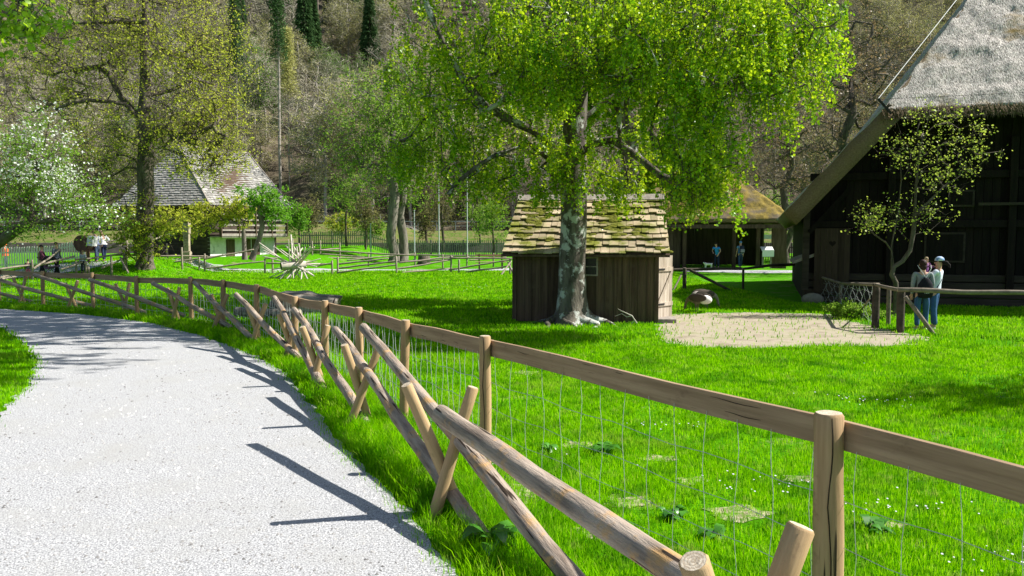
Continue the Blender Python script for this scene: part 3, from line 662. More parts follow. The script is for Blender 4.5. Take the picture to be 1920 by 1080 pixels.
# ------------------------------------------------------------------ far cabin with mossy thatch
MOSST = mat('mossy_thatch', (.13, .10, .025), (.30, .22, .05), 3, 1, .05, c3=(.13, .105, .07), s3=1.1, t3=.53, bscale=12)
cb = empty('thatched_cabin', (xat(1256, 51), 51, 0), R(-3), 'dark open timber cabin under golden mossy thatch behind the shed', 'cabin')
CW = 7.0; Dc = 6.0; ez = 2.13+28*50/1500
old = THATCH; 
def qs(m): return m
mbq = slab([((-3.3, -1.1, ez), (CW+.55, -1.1, ez), (CW-2.4, 2.2, ez+3.0), (-1.6, 2.2, ez+3.3), 60, 30), ((CW+.55, -1.1, ez), (CW+.55, Dc+1.1, ez), (CW-2.35, 2.8, ez+2.98), (CW-2.4, 2.2, ez+2.98), 30, 20),
    ((-3.3, Dc+1.1, ez), (CW+.55, Dc+1.1, ez), (CW-2.4, 2.3, ez+3.0), (-1.6, 2.3, ez+3.3), 30, 16)], .35, amp=.12, name='roof', m=MOSST); mbq.parent = cb
mb = MB(); mb.beam((-3.1, -.95, ez-.42), (CW+.4, -.95, ez-.42), .2, .24); mb.build('eave_beam', DARKW, cb)
mb = MB()
for i in range(8): mb.box((-2.7+i*.45, 0, 1.45), (.44, .06, 2.9))
mb.box((1.6+.9, Dc, 1.45), (9.0, .08, 2.9)); mb.box((CW-.1, Dc-1.0, 1.45), (.08, 2, 2.9)); mb.box((-2.9, Dc/2, 1.45), (.08, Dc, 2.9)); mb.build('wall', mat('cabin_plank', (.05, .034, .024), (.10, .072, .052), 6, .9, stretch=(1, 1, .1), isl=.2), cb)
for x in (.9, 4.0, 5.5, CW-.2):
    mb = MB(); mb.box((x, -.15, 1.45), (.22 if x < CW-1 else .9, .2, 2.9)); mb.build('post', DARKW, cb)
mb = MB(); mb.box((4.75, .6, 1.35), (1.4, .1, 2.4)); 
# ------------------------------------------------------------------ log house on the left
LS = mat('silvery_shingle', (.20, .19, .17), (.36, .345, .315), 5, .85, .01, isl=.3, bscale=20)
LH = empty('log_house', (xat(395, 50.5), 50.5, .75), 0, 'old log house with steep grey shingle roof and whitewashed base at the left', 'house')
zg = .75; sc_ = 1.0
def W2(px, D, z): v = at(px, 440, D); return Vector((v.x, D, z))-LH.location
ez = at(395, 385, 49.8).z
e0 = W2(395, 49.8, ez); eL = W2(213, 52.6, ez+.02); eR = W2(549, 57.2, ez+.05); eB = eL+(eR-e0)
al = at(333, 275, 55.4)-LH.location; ar = at(466, 296, 61.0)-LH.location; ar.z = al.z
mb = MB()
def rface(A, B, C, D, rows, wd, m=None): shingles(mb, A, B, C, D, rows, wd, .02, .045, .2)
tiny = Vector((.02, 0, 0))
rface(eL, e0, al+tiny, al-tiny, 26, .22); rface(e0, eR, ar, al, 26, .3); rface(eR, eB, ar+tiny, ar-tiny, 20, .4); rface(eB, eL, al, ar, 14, .5)
ro = mb.build('roof', LS, LH)
mb = MB(); zz = Vector((0, 0, .03)); mb.add([e0, eR, eB, eL, al-zz, ar-zz, e0-zz*4, eR-zz*4, eB-zz*4, eL-zz*4], [(3, 0, 4), (0, 1, 5, 4), (1, 2, 5), (2, 3, 4, 5), (0, 3, 9, 6), (1, 0, 6, 7), (2, 1, 7, 8), (3, 2, 8, 9), (6, 9, 8, 7)]); mb.build('roof_boards', DARKW, ro)
mb = MB(); mb.tube([e0+zz*2, al+zz*3], .07, 6); mb.tube([al+zz*3, ar+zz*3], .09, 6); mb.tube([ar+zz*3, eR+zz*2], .06, 6); mb.build('ridge_cap', GREYW, ro)
cc = (e0+eR+eB+eL)/4; cc.z = 0
def ins(p, k): q = cc+(Vector((p.x, p.y, 0))-cc)*k; return q
w0, wR, wB, wL = [ins(p, .80) for p in (e0, eR, eB, eL)]; H1 = 1.25; H2 = ez-zg-.05
LIME = mat('whitewash', (.60, .56, .57), (.76, .71, .725), 3, .95, .01, c3=(.35, .34, .33), s3=2.5, t3=.62)  # faint pink put into the white to offset green bounce from the grass
LOGW = mat('old_log_wall', (.035, .026, .019), (.085, .066, .05), 5, .9, .01, stretch=(.3, .3, 1))
def wallq(mb, a, b, z0, z1, th=.2):
    d = (b-a).normalized(); n = Vector((d.y, -d.x, 0)); a0 = a; b0 = b
    mb.hexa([a0+Vector((0, 0, z0)), b0+Vector((0, 0, z0)), b0-n*th+Vector((0, 0, z0)), a0-n*th+Vector((0, 0, z0))], [a0+Vector((0, 0, z1)), b0+Vector((0, 0, z1)), b0-n*th+Vector((0, 0, z1)), a0-n*th+Vector((0, 0, z1))])
mb = MB(); wallq(mb, w0, wR, -.4, H1); mb.build('plinth_wall', LIME, LH)
mb = MB()
for i in range(8):
    z = H1+.15+i*.22
    if z > H2: break
    for a, b in ((wL, w0), (w0, wR)):
        d = (b-a).normalized(); n = Vector((d.y, -d.x, 0)); mb.beam(a+n*-.1+Vector((0, 0, z)), b+n*-.1+Vector((0, 0, z)), .2, .2)
for z in np.arange(-.3, H1+.1, .23): 
    d = (w0-wL).normalized(); n = Vector((d.y, -d.x, 0)); mb.beam(wL-n*.1+Vector((0, 0, z)), w0-n*.1+Vector((0, 0, z)), .2, .215)
wallq(mb, wR, wB, 0, H2); wallq(mb, wB, wL, 0, H2); mb.build('log_wall', LOGW, LH)
d = (wR-w0).normalized(); n = Vector((d.y, -d.x, 0)); Ln = (wR-w0).length
if n.dot(Vector((1, -1, 0))) < 0: n = -n
for k in (.12, .5, .8, 1.0):
    pass
mb = MB(); mb.beam(w0+n*.9+Vector((0, 0, H1+.12)), wR+n*.9+Vector((0, 0, H1+.12)), .14, .16); mb.beam(w0+n*.45+Vector((0, 0, H1)), wR+n*.45+Vector((0, 0, H1)), .95, .08); gal = mb.build('gallery', GREYW, LH)
for zz_ in (.42, .75, 1.1, 1.42):
    mb = MB(); mb.beam(w0+n*.9+Vector((0, 0, H1+zz_)), wR+n*.9+Vector((0, 0, H1+zz_)), .07, .10); mb.build('gallery_rail', GREYW, gal)
for t in (.0, .25, .5, .75, 1.0):
    p = w0.lerp(wR, t)+n*.9; mb = MB(); mb.box((p.x, p.y, (H1+H2)/2), (.16, .16, H2-H1)); mb.build('gallery_post', DARKW, gal)
for t in (.28, .52, .66):
    p = w0.lerp(wR, t)+n*.03; mb = MB(); mb.box((p.x, p.y, .45), (.75, .06, 1.25), rz=math.atan2(d.y, d.x)); dq = mb.build('door', DARKW, LH)
for t in (.2, .5, .78):
    p = w0.lerp(wL, t); dL = (wL-w0).normalized(); nL = Vector((dL.y, -dL.x, 0)); nL = nL if nL.y < 0 else -nL; p = p+nL*.03
    mb = MB(); mb.box((p.x, p.y, 1.7), (.85, .08, .8), rz=math.atan2(dL.y, dL.x)); wq = mb.build('window', GREYW, LH)
    q = p+nL*.045; mb = MB(); mb.box((q.x, q.y, 1.7), (.7, .02, .65), rz=math.atan2(dL.y, dL.x)); mb.build('pane', GLASS, wq)
# ------------------------------------------------------------------ trees
class Skel:
    def __init__(s, polylines):
        s.P = []; s.par = []; s.kids = {}
        for pl, start in polylines:
            prev = start
            for q in pl:
                s.P.append(np.array(q, float)); s.par.append(prev); prev = len(s.P)-1
        s.nbase = len(s.P); s.term = []
    def find(s, q): return int(np.argmin(((np.array(s.P)-np.array(q))**2).sum(1)))
    def grow(s, targets, step=.5, jit=.12, lift=.5, order=None, zpen=.6, base=2):
        targets = np.asarray(targets); base_c = np.array(s.P[:s.nbase])
        d0 = np.array([((base_c-t)**2).sum(1).min() for t in targets]); targets = targets[np.argsort(d0)]
        cap = len(s.P)+int(sum(np.sqrt(d0))/step*1.2)+len(targets)*4+1000
        A = np.zeros((cap, 3)); A[:len(s.P)] = s.P; n = len(s.P)
        par = list(s.par)
        for t in targets:
            dv = A[base:n]-t; c = np.sqrt((dv**2).sum(1))+zpen*np.maximum(0, dv[:, 2])
            i = int(np.argmin(c))+base; a = A[i].copy(); L = np.linalg.norm(t-a)
            if L < step*.3: s.term.append(i); continue
            k = max(1, int(L/step)); ctrl = (a+t)/2+np.array([0, 0, lift*L*.22])+RNG.normal(0, jit*L*.5, 3); prev = i
            for j in range(1, k+1):
                u = j/k; p = (1-u)**2*a+2*u*(1-u)*ctrl+u*u*t+(RNG.normal(0, jit*step, 3) if j < k else 0)
                if n >= cap: break
                A[n] = p; par.append(prev); prev = n; n += 1
            s.term.append(prev)
        s.P = [A[i] for i in range(n)]; s.par = par
    def radii(s, r0, R_, pw=None):
        n = len(s.P); c = np.zeros(n)
        for t in s.term: c[t] += 1
        for i in range(n-1, -1, -1):
            if s.par[i] >= 0: c[s.par[i]] += c[i]
        N = max(c.max(), 2); e = math.log(N)/math.log(R_/r0); s.cnt = c
        return r0*np.maximum(c, 1)**(1/e)
def tubes(P, par, rad, cnt, thick=.06, kt=8, kn=4, minr=0):
    P = np.asarray(P); n = len(P); par = np.asarray(par); d = np.zeros((n, 3)); ok = par >= 0
    d[ok] = P[ok]-P[par[ok]]
    first = np.full(n, -1); best = np.zeros(n)
    for i in range(n):
        p = par[i]
        if p >= 0 and cnt[i] > best[p]: best[p] = cnt[i]; first[p] = i
    for i in np.where(~ok)[0]: d[i] = P[first[i]]-P[i] if first[i] >= 0 else (0, 0, 1)
    # smooth directions: average with main child
    dd = d/np.maximum(1e-9, np.linalg.norm(d, axis=1))[:, None]; m = first >= 0; ds = dd.copy(); ds[m] += dd[first[m]]; ds /= np.maximum(1e-9, np.linalg.norm(ds, axis=1))[:, None]
    V = []; Fq = []; off = 0
    for cls, k in ((True, kt), (False, kn)):
        isk = (rad > thick) == cls
        ref = np.array([.31, .93, .17]); ang = np.arange(k)*2*np.pi/k; ca, sa = np.cos(ang), np.sin(ang)
        def ring(idx, pos, dr, r):
            u = np.cross(dr, ref); u /= np.maximum(1e-6, np.linalg.norm(u, axis=1))[:, None]; v = np.cross(u, dr)
            return pos[:, None]+(u[:, None]*ca[None, :, None]+v[:, None]*sa[None, :, None])*r[:, None, None]
        idx = np.where(isk)[0]; loc = np.full(n, -1); loc[idx] = np.arange(len(idx))
        V.append(ring(idx, P[idx], ds[idx], rad[idx]).reshape(-1, 3)); base = off; off += len(idx)*k
        ch = idx[par[idx] >= 0]; mainc = (first[par[ch]] == ch) & isk[par[ch]]
        def join(a, b):
            kk = np.arange(k); q = np.stack([a[:, None]+kk, a[:, None]+(kk+1) % k, b[:, None]+(kk+1) % k, b[:, None]+kk], 2); return q.reshape(-1, 4)
        m1 = ch[mainc]
        if len(m1): Fq.append(join(base+loc[par[m1]]*k, base+loc[m1]*k))
        m2 = ch[~mainc]
        if len(m2):
            V.append(ring(m2, P[par[m2]], dd[m2], np.minimum(rad[m2]*1.15, rad[par[m2]]*1.0)).reshape(-1, 3)); b2 = off; off += len(m2)*k
            Fq.append(join(b2+np.arange(len(m2))*k, base+loc[m2]*k))
    return np.concatenate(V), np.concatenate(Fq)
def leaves(c, size, flat=.5, aspect=.75, dirs=None, down=.0):
    """c: (n,3) centres, size: (n,) -> rhombic leaf faces"""
    n = len(c); u = RNG.normal(0, 1, (n, 3)); u[:, 2] = u[:, 2]*(1-flat)-down; u /= np.linalg.norm(u, axis=1)[:, None]
    w = RNG.normal(0, 1, (n, 3)); v = np.cross(u, w); v /= np.maximum(1e-6, np.linalg.norm(v, axis=1))[:, None]
    s = size[:, None]; a = aspect*.5
    V = np.stack([c-u*s*.5, c-u*s*.05+v*s*a, c+u*s*.5, c-u*s*.05-v*s*a], 1).reshape(-1, 3)
    return V, np.arange(n)[:, None]*4+np.arange(4)
def twigs(a, b, wd):
    n = len(a); d = b-a; w = RNG.normal(0, 1, (n, 3)); s = np.cross(d, w); s /= np.maximum(1e-6, np.linalg.norm(s, axis=1))[:, None]; s *= np.asarray(wd).reshape(-1, 1)
    return np.stack([a-s, a+s, b], 1).reshape(-1, 3), np.arange(n)[:, None]*3+np.arange(3)
def blob(c, r, n, shell=.35):
    v = RNG.normal(0, 1, (n, 3)); v /= np.linalg.norm(v, axis=1)[:, None]; q = RNG.random(n)**(shell); return np.array(c)+v*np.array(r)*q[:, None]
def merge(lst):
    V = []; Fs = {}; o = 0
    for v, f in lst:
        if not len(v): continue
        V.append(v); Fs.setdefault(f.shape[1], []).append(f+o); o += len(v)
    return np.concatenate(V), [np.concatenate(x) for x in Fs.values()]
BARK = mat('furrowed_bark', (.055, .045, .035), (.16, .135, .105), 6, .95, .03, stretch=(1, 1, .3), bscale=16)
BARKG = mat('grey_brown_bark', (.10, .085, .07), (.24, .21, .175), 5, .95, .02, stretch=(1, 1, .3))
TWIG = mat('twig_bark', (.07, .055, .042), (.12, .095, .075), 4, .9)
# --- birch
BIRCHB = mat('birch_bark', (.05, .042, .033), (.17, .15, .12), 5, .95, .04, stretch=(1.2, 1.2, .4), c3=(.44, .45, .41), s3=2.6, t3=.56, bscale=11, w3=.03)
b0 = gnd(1074, 608); bx, by = b0.x, b0.y
def T(px, py, D): v = at(px, py, D); return (v.x, v.y, v.z)
trunk = [(bx, by, -.1), (bx, by, .12), (bx-.02, by, .35), (bx-.02, by, .8), T(1073, 480, by), T(1076, 420, by), T(1076, 360, by+.05), T(1075, 300, by+.1), T(1078, 240, by+.1), T(1082, 170, by+.15), T(1088, 100, by+.2), T(1092, 20, by+.2)]
zt = trunk[-1]
trunk += [(zt[0]+.1, zt[1]+.1, zt[2]+1), (zt[0]+.0, zt[1]+.2, zt[2]+2.2), (zt[0]+.2, zt[1]+.2, zt[2]+3.5), (zt[0]+.1, zt[1], zt[2]+5), (zt[0], zt[1]-.3, zt[2]+7), (zt[0]-.2, zt[1]-.4, zt[2]+9), (zt[0]-.2, zt[1]-.4, zt[2]+11)]
lim = lambda *p: [T(*q) for q in p]
sk = Skel([(trunk, -1)])
def addl(pts, q=None):
    i = sk.find(pts[0]); prev = i
    for p in pts[1:]: sk.P.append(np.array(p)); sk.par.append(prev); prev = len(sk.P)-1
addl(lim((1075, 300, by), (1040, 275, by-.3), (1000, 245, by-.6), (950, 222, by-.9), (905, 195, by-1.1), (870, 150, by-1.3), (845, 110, by-1.4), (822, 60, by-1.5), (800, 10, by-1.6), (790, -50, by-1.6)))
addl(lim((1073, 215, by), (1030, 195, by+.1), (985, 190, by+.3), (930, 192, by+.5), (880, 196, by+.6), (820, 205, by+.7), (790, 228, by+.8), (770, 258, by+.8), (745, 268, by+.9)))
addl(lim((1074, 340, by), (1030, 300, by-.4), (990, 268, by-.6), (930, 290, by-.9), (890, 315, by-1.0), (855, 345, by-1.1), (840, 365, by-1.1)))
addl(lim((1085, 150, by), (1120, 155, by-.1), (1170, 130, by-.2), (1215, 100, by-.4), (1280, 70, by-.6), (1350, 60, by-.9), (1420, 70, by-1.2)))
addl(lim((1080, 230, by), (1130, 190, by+.2), (1190, 160, by+.3), (1270, 150, by+.3), (1340, 165, by+.2), (1400, 190, by)))
addl(lim((1076, 300, by), (1110, 270, by-.3), (1150, 262, by-.6), (1190, 290, by-.8), (1240, 330, by-1.0), (1290, 350, by-1.2)))
addl(lim((1088, 100, by), (1040, 50, by-.3), (990, 10, by-.5), (940, -40, by-.8)))
sk.nbase = len(sk.P)
tg = []
def bl(px, py, D, rx, rz, ry, n, sh_=.45): tg.append(blob(T(px, py, D), (rx*D/F, ry, rz*D/F), n, sh_))
bl(1300, 60, by-3.0, 230, 130, 1.7, 300); bl(1480, 70, by-2.6, 100, 130, 1.6, 170); bl(1200, 30, by-2.6, 260, 120, 2.0, 240)
bl(1390, 170, by-2.8, 125, 110, 1.5, 105); bl(1250, 190, by-2.8, 130, 90, 1.3, 50); bl(1320, 270, by-2.6, 110, 80, 1.2, 68); bl(1300, 350, by-2.4, 60, 50, .9, 60)
bl(1010, 90, by-2.0, 150, 80, 1.4, 130); bl(900, 60, by-.8, 180, 110, 2.0, 110); bl(840, 130, by, 125, 100, 2.0, 95); bl(860, 240, by-.2, 145, 90, 1.8, 100)
bl(960, 180, by-.3, 110, 60, 1.6, 60); bl(1040, 130, by-2.2, 90, 50, .8, 60); bl(775, 290, by+.5, 60, 45, 1.2, 50); bl(900, 320, by-.6, 100, 40, 1.2, 50); bl(1050, 280, by-1.0, 90, 60, .8, 46); bl(1170, 270, by-.6, 70, 60, 1.0, 30)
bl(1040, 340, by-.7, 50, 30, .6, 24); bl(1160, 345, by-.6, 60, 26, .6, 16)
tg.append(blob((bx-1.4, by-.2, 11), (4.2, 4.6, 3.2), 330, .5)); tg.append(blob((bx-1.5, by-2.2, 15.5), (4.2, 5.2, 3.4), 420, .5)); tg.append(blob((bx-4.0, by+1.0, 10), (2.6, 3.4, 2), 110, .45)); tg.append(blob((bx-1.0, by-1.5, 19), (3, 3.4, 2), 120, .5)); tg.append(blob((bx+.8, by-5.6, 13.5), (3.8, 2.4, 2.2), 190, .5)); tg.append(blob((bx-3.0, by+.5, 14), (4.6, 5.0, 2.8), 260, .5)); bl(1330, 335, by-2.2, 95, 65, .8, 48)  # high blobs above the view are shaped for the shade they cast
sk.grow(np.concatenate(tg), step=.35, jit=.10, lift=.7, zpen=.5, base=5)
rad = sk.radii(.0065, .235); z_ = np.array([p[2] for p in sk.P[:12]])
for i, (rr) in enumerate([.52, .42, .36, .33, .315, .31, .31, .30, .28, .25, .21, .19, .17, .15, .13, .11, .08, .05]): rad[i] = rr
rad[19:sk.nbase] = np.minimum(np.maximum(rad[19:sk.nbase], .05), .13)
BT = empty('birch_tree', (bx, by, 0), 0, 'big birch with thick flaking trunk and bright green crown before the plank shed', 'tree')
def tree_objs(root, parts_, names, mats_, smooth=(True, False)):
    for (v, f), nm, m in zip(parts_, names, mats_):
        v = np.asarray(v)-np.array(root.location); mesh_np(nm, v, f, m, root, smooth=(nm == 'trunk'))
tv, tf = tubes(sk.P, sk.par, rad, sk.cnt, .07, 20, 4)
# flare and furrow the thick base of the trunk
k20 = (tv[:, 2] < 1.3) & (np.hypot(tv[:, 0]-bx, tv[:, 1]-by) < .7)
for i in np.where(k20)[0]:
    dx, dy = tv[i, 0]-bx, tv[i, 1]-by; a = math.atan2(dy, dx); fl = 1+.75*math.exp(-max(0, tv[i, 2])/.22)*(.35+.65*max(0, math.sin(a*3+.9)))
    fl *= 1+.06*math.sin(a*7)
    tv[i, 0] = bx+dx*fl; tv[i, 1] = by+dy*fl
rb = MB()   # surface roots
for a, L in ((-.25, 1.0), (-2.6, .9), (-1.9, .7), (-1.0, .75), (.8, .8), (2.6, .8)):
    q = []
    for j in range(7):
        t = j/6; aa = a+.35*math.sin(j*.9+a); q.append((bx+math.cos(aa)*(.30+L*t), by+math.sin(aa)*(.30+L*t), .17*(1-t)**1.6-.03*t))
    rb.tube(q, [.13*(1-.85*j/6) for j in range(7)], 8)
rv = np.array([tuple(v) for v in rb.v]); rq = np.array([f for f in rb.f if len(f) == 4])
tip = np.array([sk.P[i] for i in sk.term]); nt_ = len(tip)
# pendulous twigs hanging from every tip
K = 3; base_ = np.repeat(tip, K, 0)+RNG.normal(0, .10, (nt_*K, 3)); Lh = RNG.uniform(.25, .75, len(base_)); sw = RNG.normal(0, .22, (len(base_), 2))
end_ = base_+np.stack([sw[:, 0]*Lh+.03, sw[:, 1]*Lh, -Lh], 1)
twv, twf = twigs(base_, end_, .006)
def hang(n, s0, s1):
    q_ = pn(base_[:, 0]+base_[:, 2]*.7, base_[:, 1]-base_[:, 2], 2.1, 2)+RNG.normal(0, .25, len(base_)); w8 = .15+sm(-.35, .45, q_); i = RNG.choice(len(base_), n, p=w8/w8.sum()); t = RNG.random(n)[:, None]; c = base_[i]*(1-t)+end_[i]*t+RNG.normal(0, .035, (n, 3)); return leaves(c, RNG.uniform(s0, s1, n), .2, .8, down=.3)
lv, lf = hang(190000, .045, .088); ctr_ = lv.reshape(-1, 4, 3).mean(1, keepdims=True); lv = (ctr_+(lv.reshape(-1, 4, 3)-ctr_)*np.where(ctr_[:, :, 2:] > 8.3, 2.1, 1.0)).reshape(-1, 3)  # leaves above the view are enlarged to deepen the shade they cast
BLEAF = leafmat('birch_leaf', (.08, .22, .003), (.46, .60, .012), .42, .02, c3=(.46, .60, .03), nzc=[(1.1, .5, .62, (.10, .30, .005, .55))])
v1, f1 = merge([(tv, tf), (rv, rq)])
tree_objs(BT, [(v1, f1)], ['trunk'], [BIRCHB])
tree_objs(BT, [merge([(lv, lf)])], ['foliage'], [BLEAF])
tree_objs(BT, [merge([(twv, twf)])], ['twigs'], [TWIG])

def simple_tree(name, label, base, trunk_pts, blobs, R_, r0, leafn, leafs, leafmat_, bark=BARK, twn=6, twl=.5, tww=.006, step=.5, jit=.12, lift=.5, group=None, cat='tree', down=0, spread=.3, leafname='foliage', extra=None, zpen=.6, kt=9, limbs=(), seedbase=2, flat=.3):
    s = Skel([(trunk_pts, -1)])
    for l in limbs:
        prev = s.find(l[0])
        for p in l[1:]: s.P.append(np.array(p, float)); s.par.append(prev); prev = len(s.P)-1
    s.nbase = len(s.P)
    s.grow(np.concatenate([blob(*b) for b in blobs]), step, jit, lift, zpen=zpen, base=seedbase); rd = s.radii(r0, R_)
    root = empty(name, base, 0, label, cat, group)
    rd[0] = max(rd[0], R_)*1.35
    tr = tubes(s.P, s.par, rd, s.cnt, .05, kt, 4 if leafn > 3000 else 3)
    tree_objs(root, [(tr[0], tr[1])], ['trunk'], [bark])
    tp = np.array([s.P[i] for i in s.term]); a = np.repeat(tp, twn, 0)+RNG.normal(0, spread*.3, (len(tp)*twn, 3)); dr = RNG.normal(0, 1, a.shape); dr[:, 2] -= down; dr /= np.linalg.norm(dr, axis=1)[:, None]
    b = a+dr*twl*RNG.uniform(.4, 1.2, (len(a), 1)); tw_ = twigs(a, b, tww)
    tree_objs(root, [merge([tw_])], ['twigs'], [TWIG])
    if leafn:
        i = RNG.integers(0, len(a), leafn); t = RNG.uniform(.2, 1.1, leafn)[:, None]; c = a[i]*(1-t)+b[i]*t+RNG.normal(0, spread*.12, (leafn, 3))
        tree_objs(root, [merge([leaves(c, RNG.uniform(leafs*.6, leafs*1.3, leafn), flat, .8, down=down*.3)])], [leafname], [leafmat_])
        if extra:
            n2, m2, nm, s2, cond = extra; i = RNG.integers(0, len(a), n2); c = b[i]+RNG.normal(0, spread*.12, (n2, 3))
            if cond is not None: c = c[cond(c)]
            tree_objs(root, [merge([leaves(c, RNG.uniform(s2*.6, s2*1.3, len(c)), .2, 1)])], [nm], [m2])
    return root
def vert(px, D, zs, wob=.1, x0=None):
    x = xat(px, D) if x0 is None else x0; zb = Hs(x, D)
    return [(x, D, zb-.1)]+[(x+wob*math.sin(z*1.3+px), D+wob*math.cos(z*1.1), zb+z) for z in zs]
LIMEL = leafmat('young_lime_leaf', (.25, .29, .03), (.48, .54, .06), .42, .0, c3=(.52, .46, .12))
YG = leafmat('fresh_green_leaf', (.09, .25, .015), (.20, .42, .03), .45, .01)
GRL = leafmat('light_green_leaf', (.11, .24, .02), (.24, .38, .05), .45, .0)
OLV = leafmat('olive_bud', (.13, .13, .05), (.23, .22, .08), .3, .0)
# second birch behind the shed
simple_tree('birch_tree', 'slimmer birch standing behind the shed, right of the thick birch trunk', (xat(1178, 24), 24, 0), vert(1178, 24, [.5, 1.5, 2.6, 3.8, 5, 6.2, 7.4, 8.8, 10, 11.5, 13, 14.5, 16], .08),
    [((xat(1178, 24), 24.5, 8.5), (3.4, 2.8, 3.2), 200, .5), ((xat(1150, 24), 25.3, 13), (4.6, 4.6, 4.0), 460, .5), ((3.4, 24.6, 7.2), (3.2, 2.2, 2.2), 150, .5), ((-3.0, 25.5, 13.6), (4.4, 3.8, 3.0), 230, .5), ((xat(1240, 24), 24.5, 4.2), (1.7, 1.2, 1.2), 50, .5)], .26, .008, 125000, .12, BLEAF, BIRCHB, 4, .6, .006, down=.8)  # high crown masses above the view added to shade the left meadow
# old lime on the left
LD = 41.0; lx = xat(270, LD); zb = Hs(lx, LD)
tl = [(lx, LD, zb-.2), (lx, LD, zb+.3)]+[at(px, py, LD) for px, py in ((272, 470), (270, 420), (274, 370), (272, 320), (276, 260), (268, 230), (272, 180), (273, 130), (270, 90), (274, 40), (272, 0), (276, -60), (272, -130), (275, -220))]
tl = [tuple(p) for p in tl]
L_ = lambda *p: [tuple(at(a, b, LD+c)) for a, b, c in p]
lm = [L_((262, 225, 0), (235, 195, -.5), (200, 190, -1), (165, 188, -1.5), (130, 195, -1.8), (105, 205, -2)), L_((262, 240, 0), (225, 180, .3), (205, 140, .5), (185, 125, .8), (150, 130, 1), (90, 140, 1.2), (30, 125, 1.4)),
      L_((275, 260, 0), (300, 240, -.5), (330, 255, -1), (365, 255, -1.5), (400, 235, -2)), L_((272, 110, 0), (300, 90, .5), (340, 105, .8), (375, 118, 1), (400, 135, 1.2)), L_((268, 60, 0), (220, 40, -.5), (180, 42, -1), (140, 45, -1.3)), L_((274, 200, 0), (320, 170, 1), (360, 150, 1.6), (410, 160, 2))]
def lb(px, py, rx, rz, n, dy=0, ry=4.5, sh_=.55): return ((xat(px, LD+dy), LD+dy, at(px, py, LD+dy).z), (rx*LD/F, ry, rz*LD/F), n, sh_)
simple_tree('lime_tree', 'tall old lime tree with dark trunk and sparse yellow-green buds on the left', (lx, LD, zb), tl,
    [lb(260, 60, 220, 130, 420), lb(250, -90, 180, 130, 200), lb(380, 230, 105, 80, 240, -1, 3), lb(390, 120, 95, 90, 170), lb(130, 170, 110, 90, 130), lb(270, 250, 120, 60, 110), lb(400, 300, 80, 50, 90, -2, 2), lb(200, 300, 60, 80, 60, -1, 2.5), lb(270, 420, 55, 60, 46, -.5, 1.2)],
    .42, .011, 31000, .105, LIMEL, BARK, 10, .75, .010, step=.55, jit=.13, lift=.7, down=.45, spread=.5, limbs=lm, kt=12, seedbase=3)
# ivy-like sprouts at the foot of the lime
simple_tree('shrub', 'leafy green shoots growing round the foot of the lime trunk', (lx, LD-.6, zb), [(lx, LD-.7, zb-.1), (lx, LD-.7, zb+.3)], [((lx+.1, LD-.7, zb+2.0), (2.6, .5, .8), 46, .5), ((lx-.2, LD-.7, zb+1.0), (1.1, .5, 1), 16, .5)], .06, .008, 2300, .12, LIMEL, TWIG, 5, .4, cat='shrub', seedbase=0)
# blossoming pear by the left edge
WHT = leafmat('white_blossom', (.70, .70, .66), (.88, .88, .84), .3, 0)
PD = 33.0
pt = [tuple(at(a, b, PD+c)) for a, b, c in ((-70, 520, 0), (-62, 500, 0), (-35, 480, 0), (0, 452, 0), (30, 432, -.1), (60, 416, -.2))]
pl = [[tuple(at(a, b, PD+c)) for a, b, c in q] for q in (((30, 432, 0), (60, 420, .3), (88, 418, .5), (100, 421, .6)), ((58, 416, 0), (52, 380, .2), (60, 340, .4), (80, 290, .5), (90, 240, .5)), ((0, 452, 0), (-10, 400, .5), (10, 340, 1), (30, 280, 1)), ((60, 420, 0), (75, 440, -.2), (90, 462, -.3), (120, 468, -.3), (150, 474, -.3)), ((88, 418, 0), (130, 412, 0), (180, 410, .2), (215, 400, .3)))]
def pb(px, py, rx, rz, n, dy=0, ry=2.0): return (tuple(at(px, py, PD+dy)), (rx*PD/F, ry, rz*PD/F), n, .5)
simple_tree('blossoming_pear_tree', 'spreading fruit tree with white blossom and crooked dark limbs at the left edge', (pt[0][0], PD, 0), pt,
    [pb(60, 270, 75, 55, 110), pb(40, 350, 100, 60, 160), pb(130, 370, 70, 50, 90), pb(60, 425, 130, 26, 70), pb(190, 410, 60, 20, 30), pb(-60, 330, 90, 90, 70), pb(110, 310, 40, 40, 30)], .24, .008, 13000, .085, GRL, BARK, 7, .5, .005, limbs=pl, spread=.45, step=.4,
    extra=(7500, WHT, 'blossom', .085, lambda c: (pn(c[:, 0], c[:, 2], 2.2, 4) > -.15) & (RNG.random(len(c)) < sm(2.2, 4.4, c[:, 2])*.9+.08)), seedbase=3)
# fruit tree before the log house
simple_tree('fruit_tree', 'small leaning green-leaved tree in front of the log house gallery', tuple(gp(468, 46.5)), [tuple(at(a, b, 46.5)) for a, b in ((472, 487), (478, 470), (486, 448), (492, 425), (488, 400), (486, 385))],
    [(tuple(at(500, 380, 46.5)), (1.35, 1.1, 1.1), 70, .5), (tuple(at(470, 370, 46.5)), (.9, .8, .9), 24, .5), (tuple(at(520, 400, 46.5)), (1, .8, .7), 26, .5)], .15, .01, 6500, .10, YG, BARKG, 5, .35, cat='tree', seedbase=2)
simple_tree('fruit_tree', 'yellow-leaved small tree covering the middle of the log house gallery', tuple(gp(460, 47.5)), [tuple(at(a, b, 47.5)) for a, b in ((459, 487), (458, 465), (457, 440), (458, 415))],
    [(tuple(at(410, 405, 47.5)), (2.4, .9, 1.0), 90, .5), (tuple(at(445, 390, 47.5)), (1.3, .9, .9), 40, .5)], .13, .01, 6000, .11, LIMEL, BARKG, 5, .4, seedbase=2)
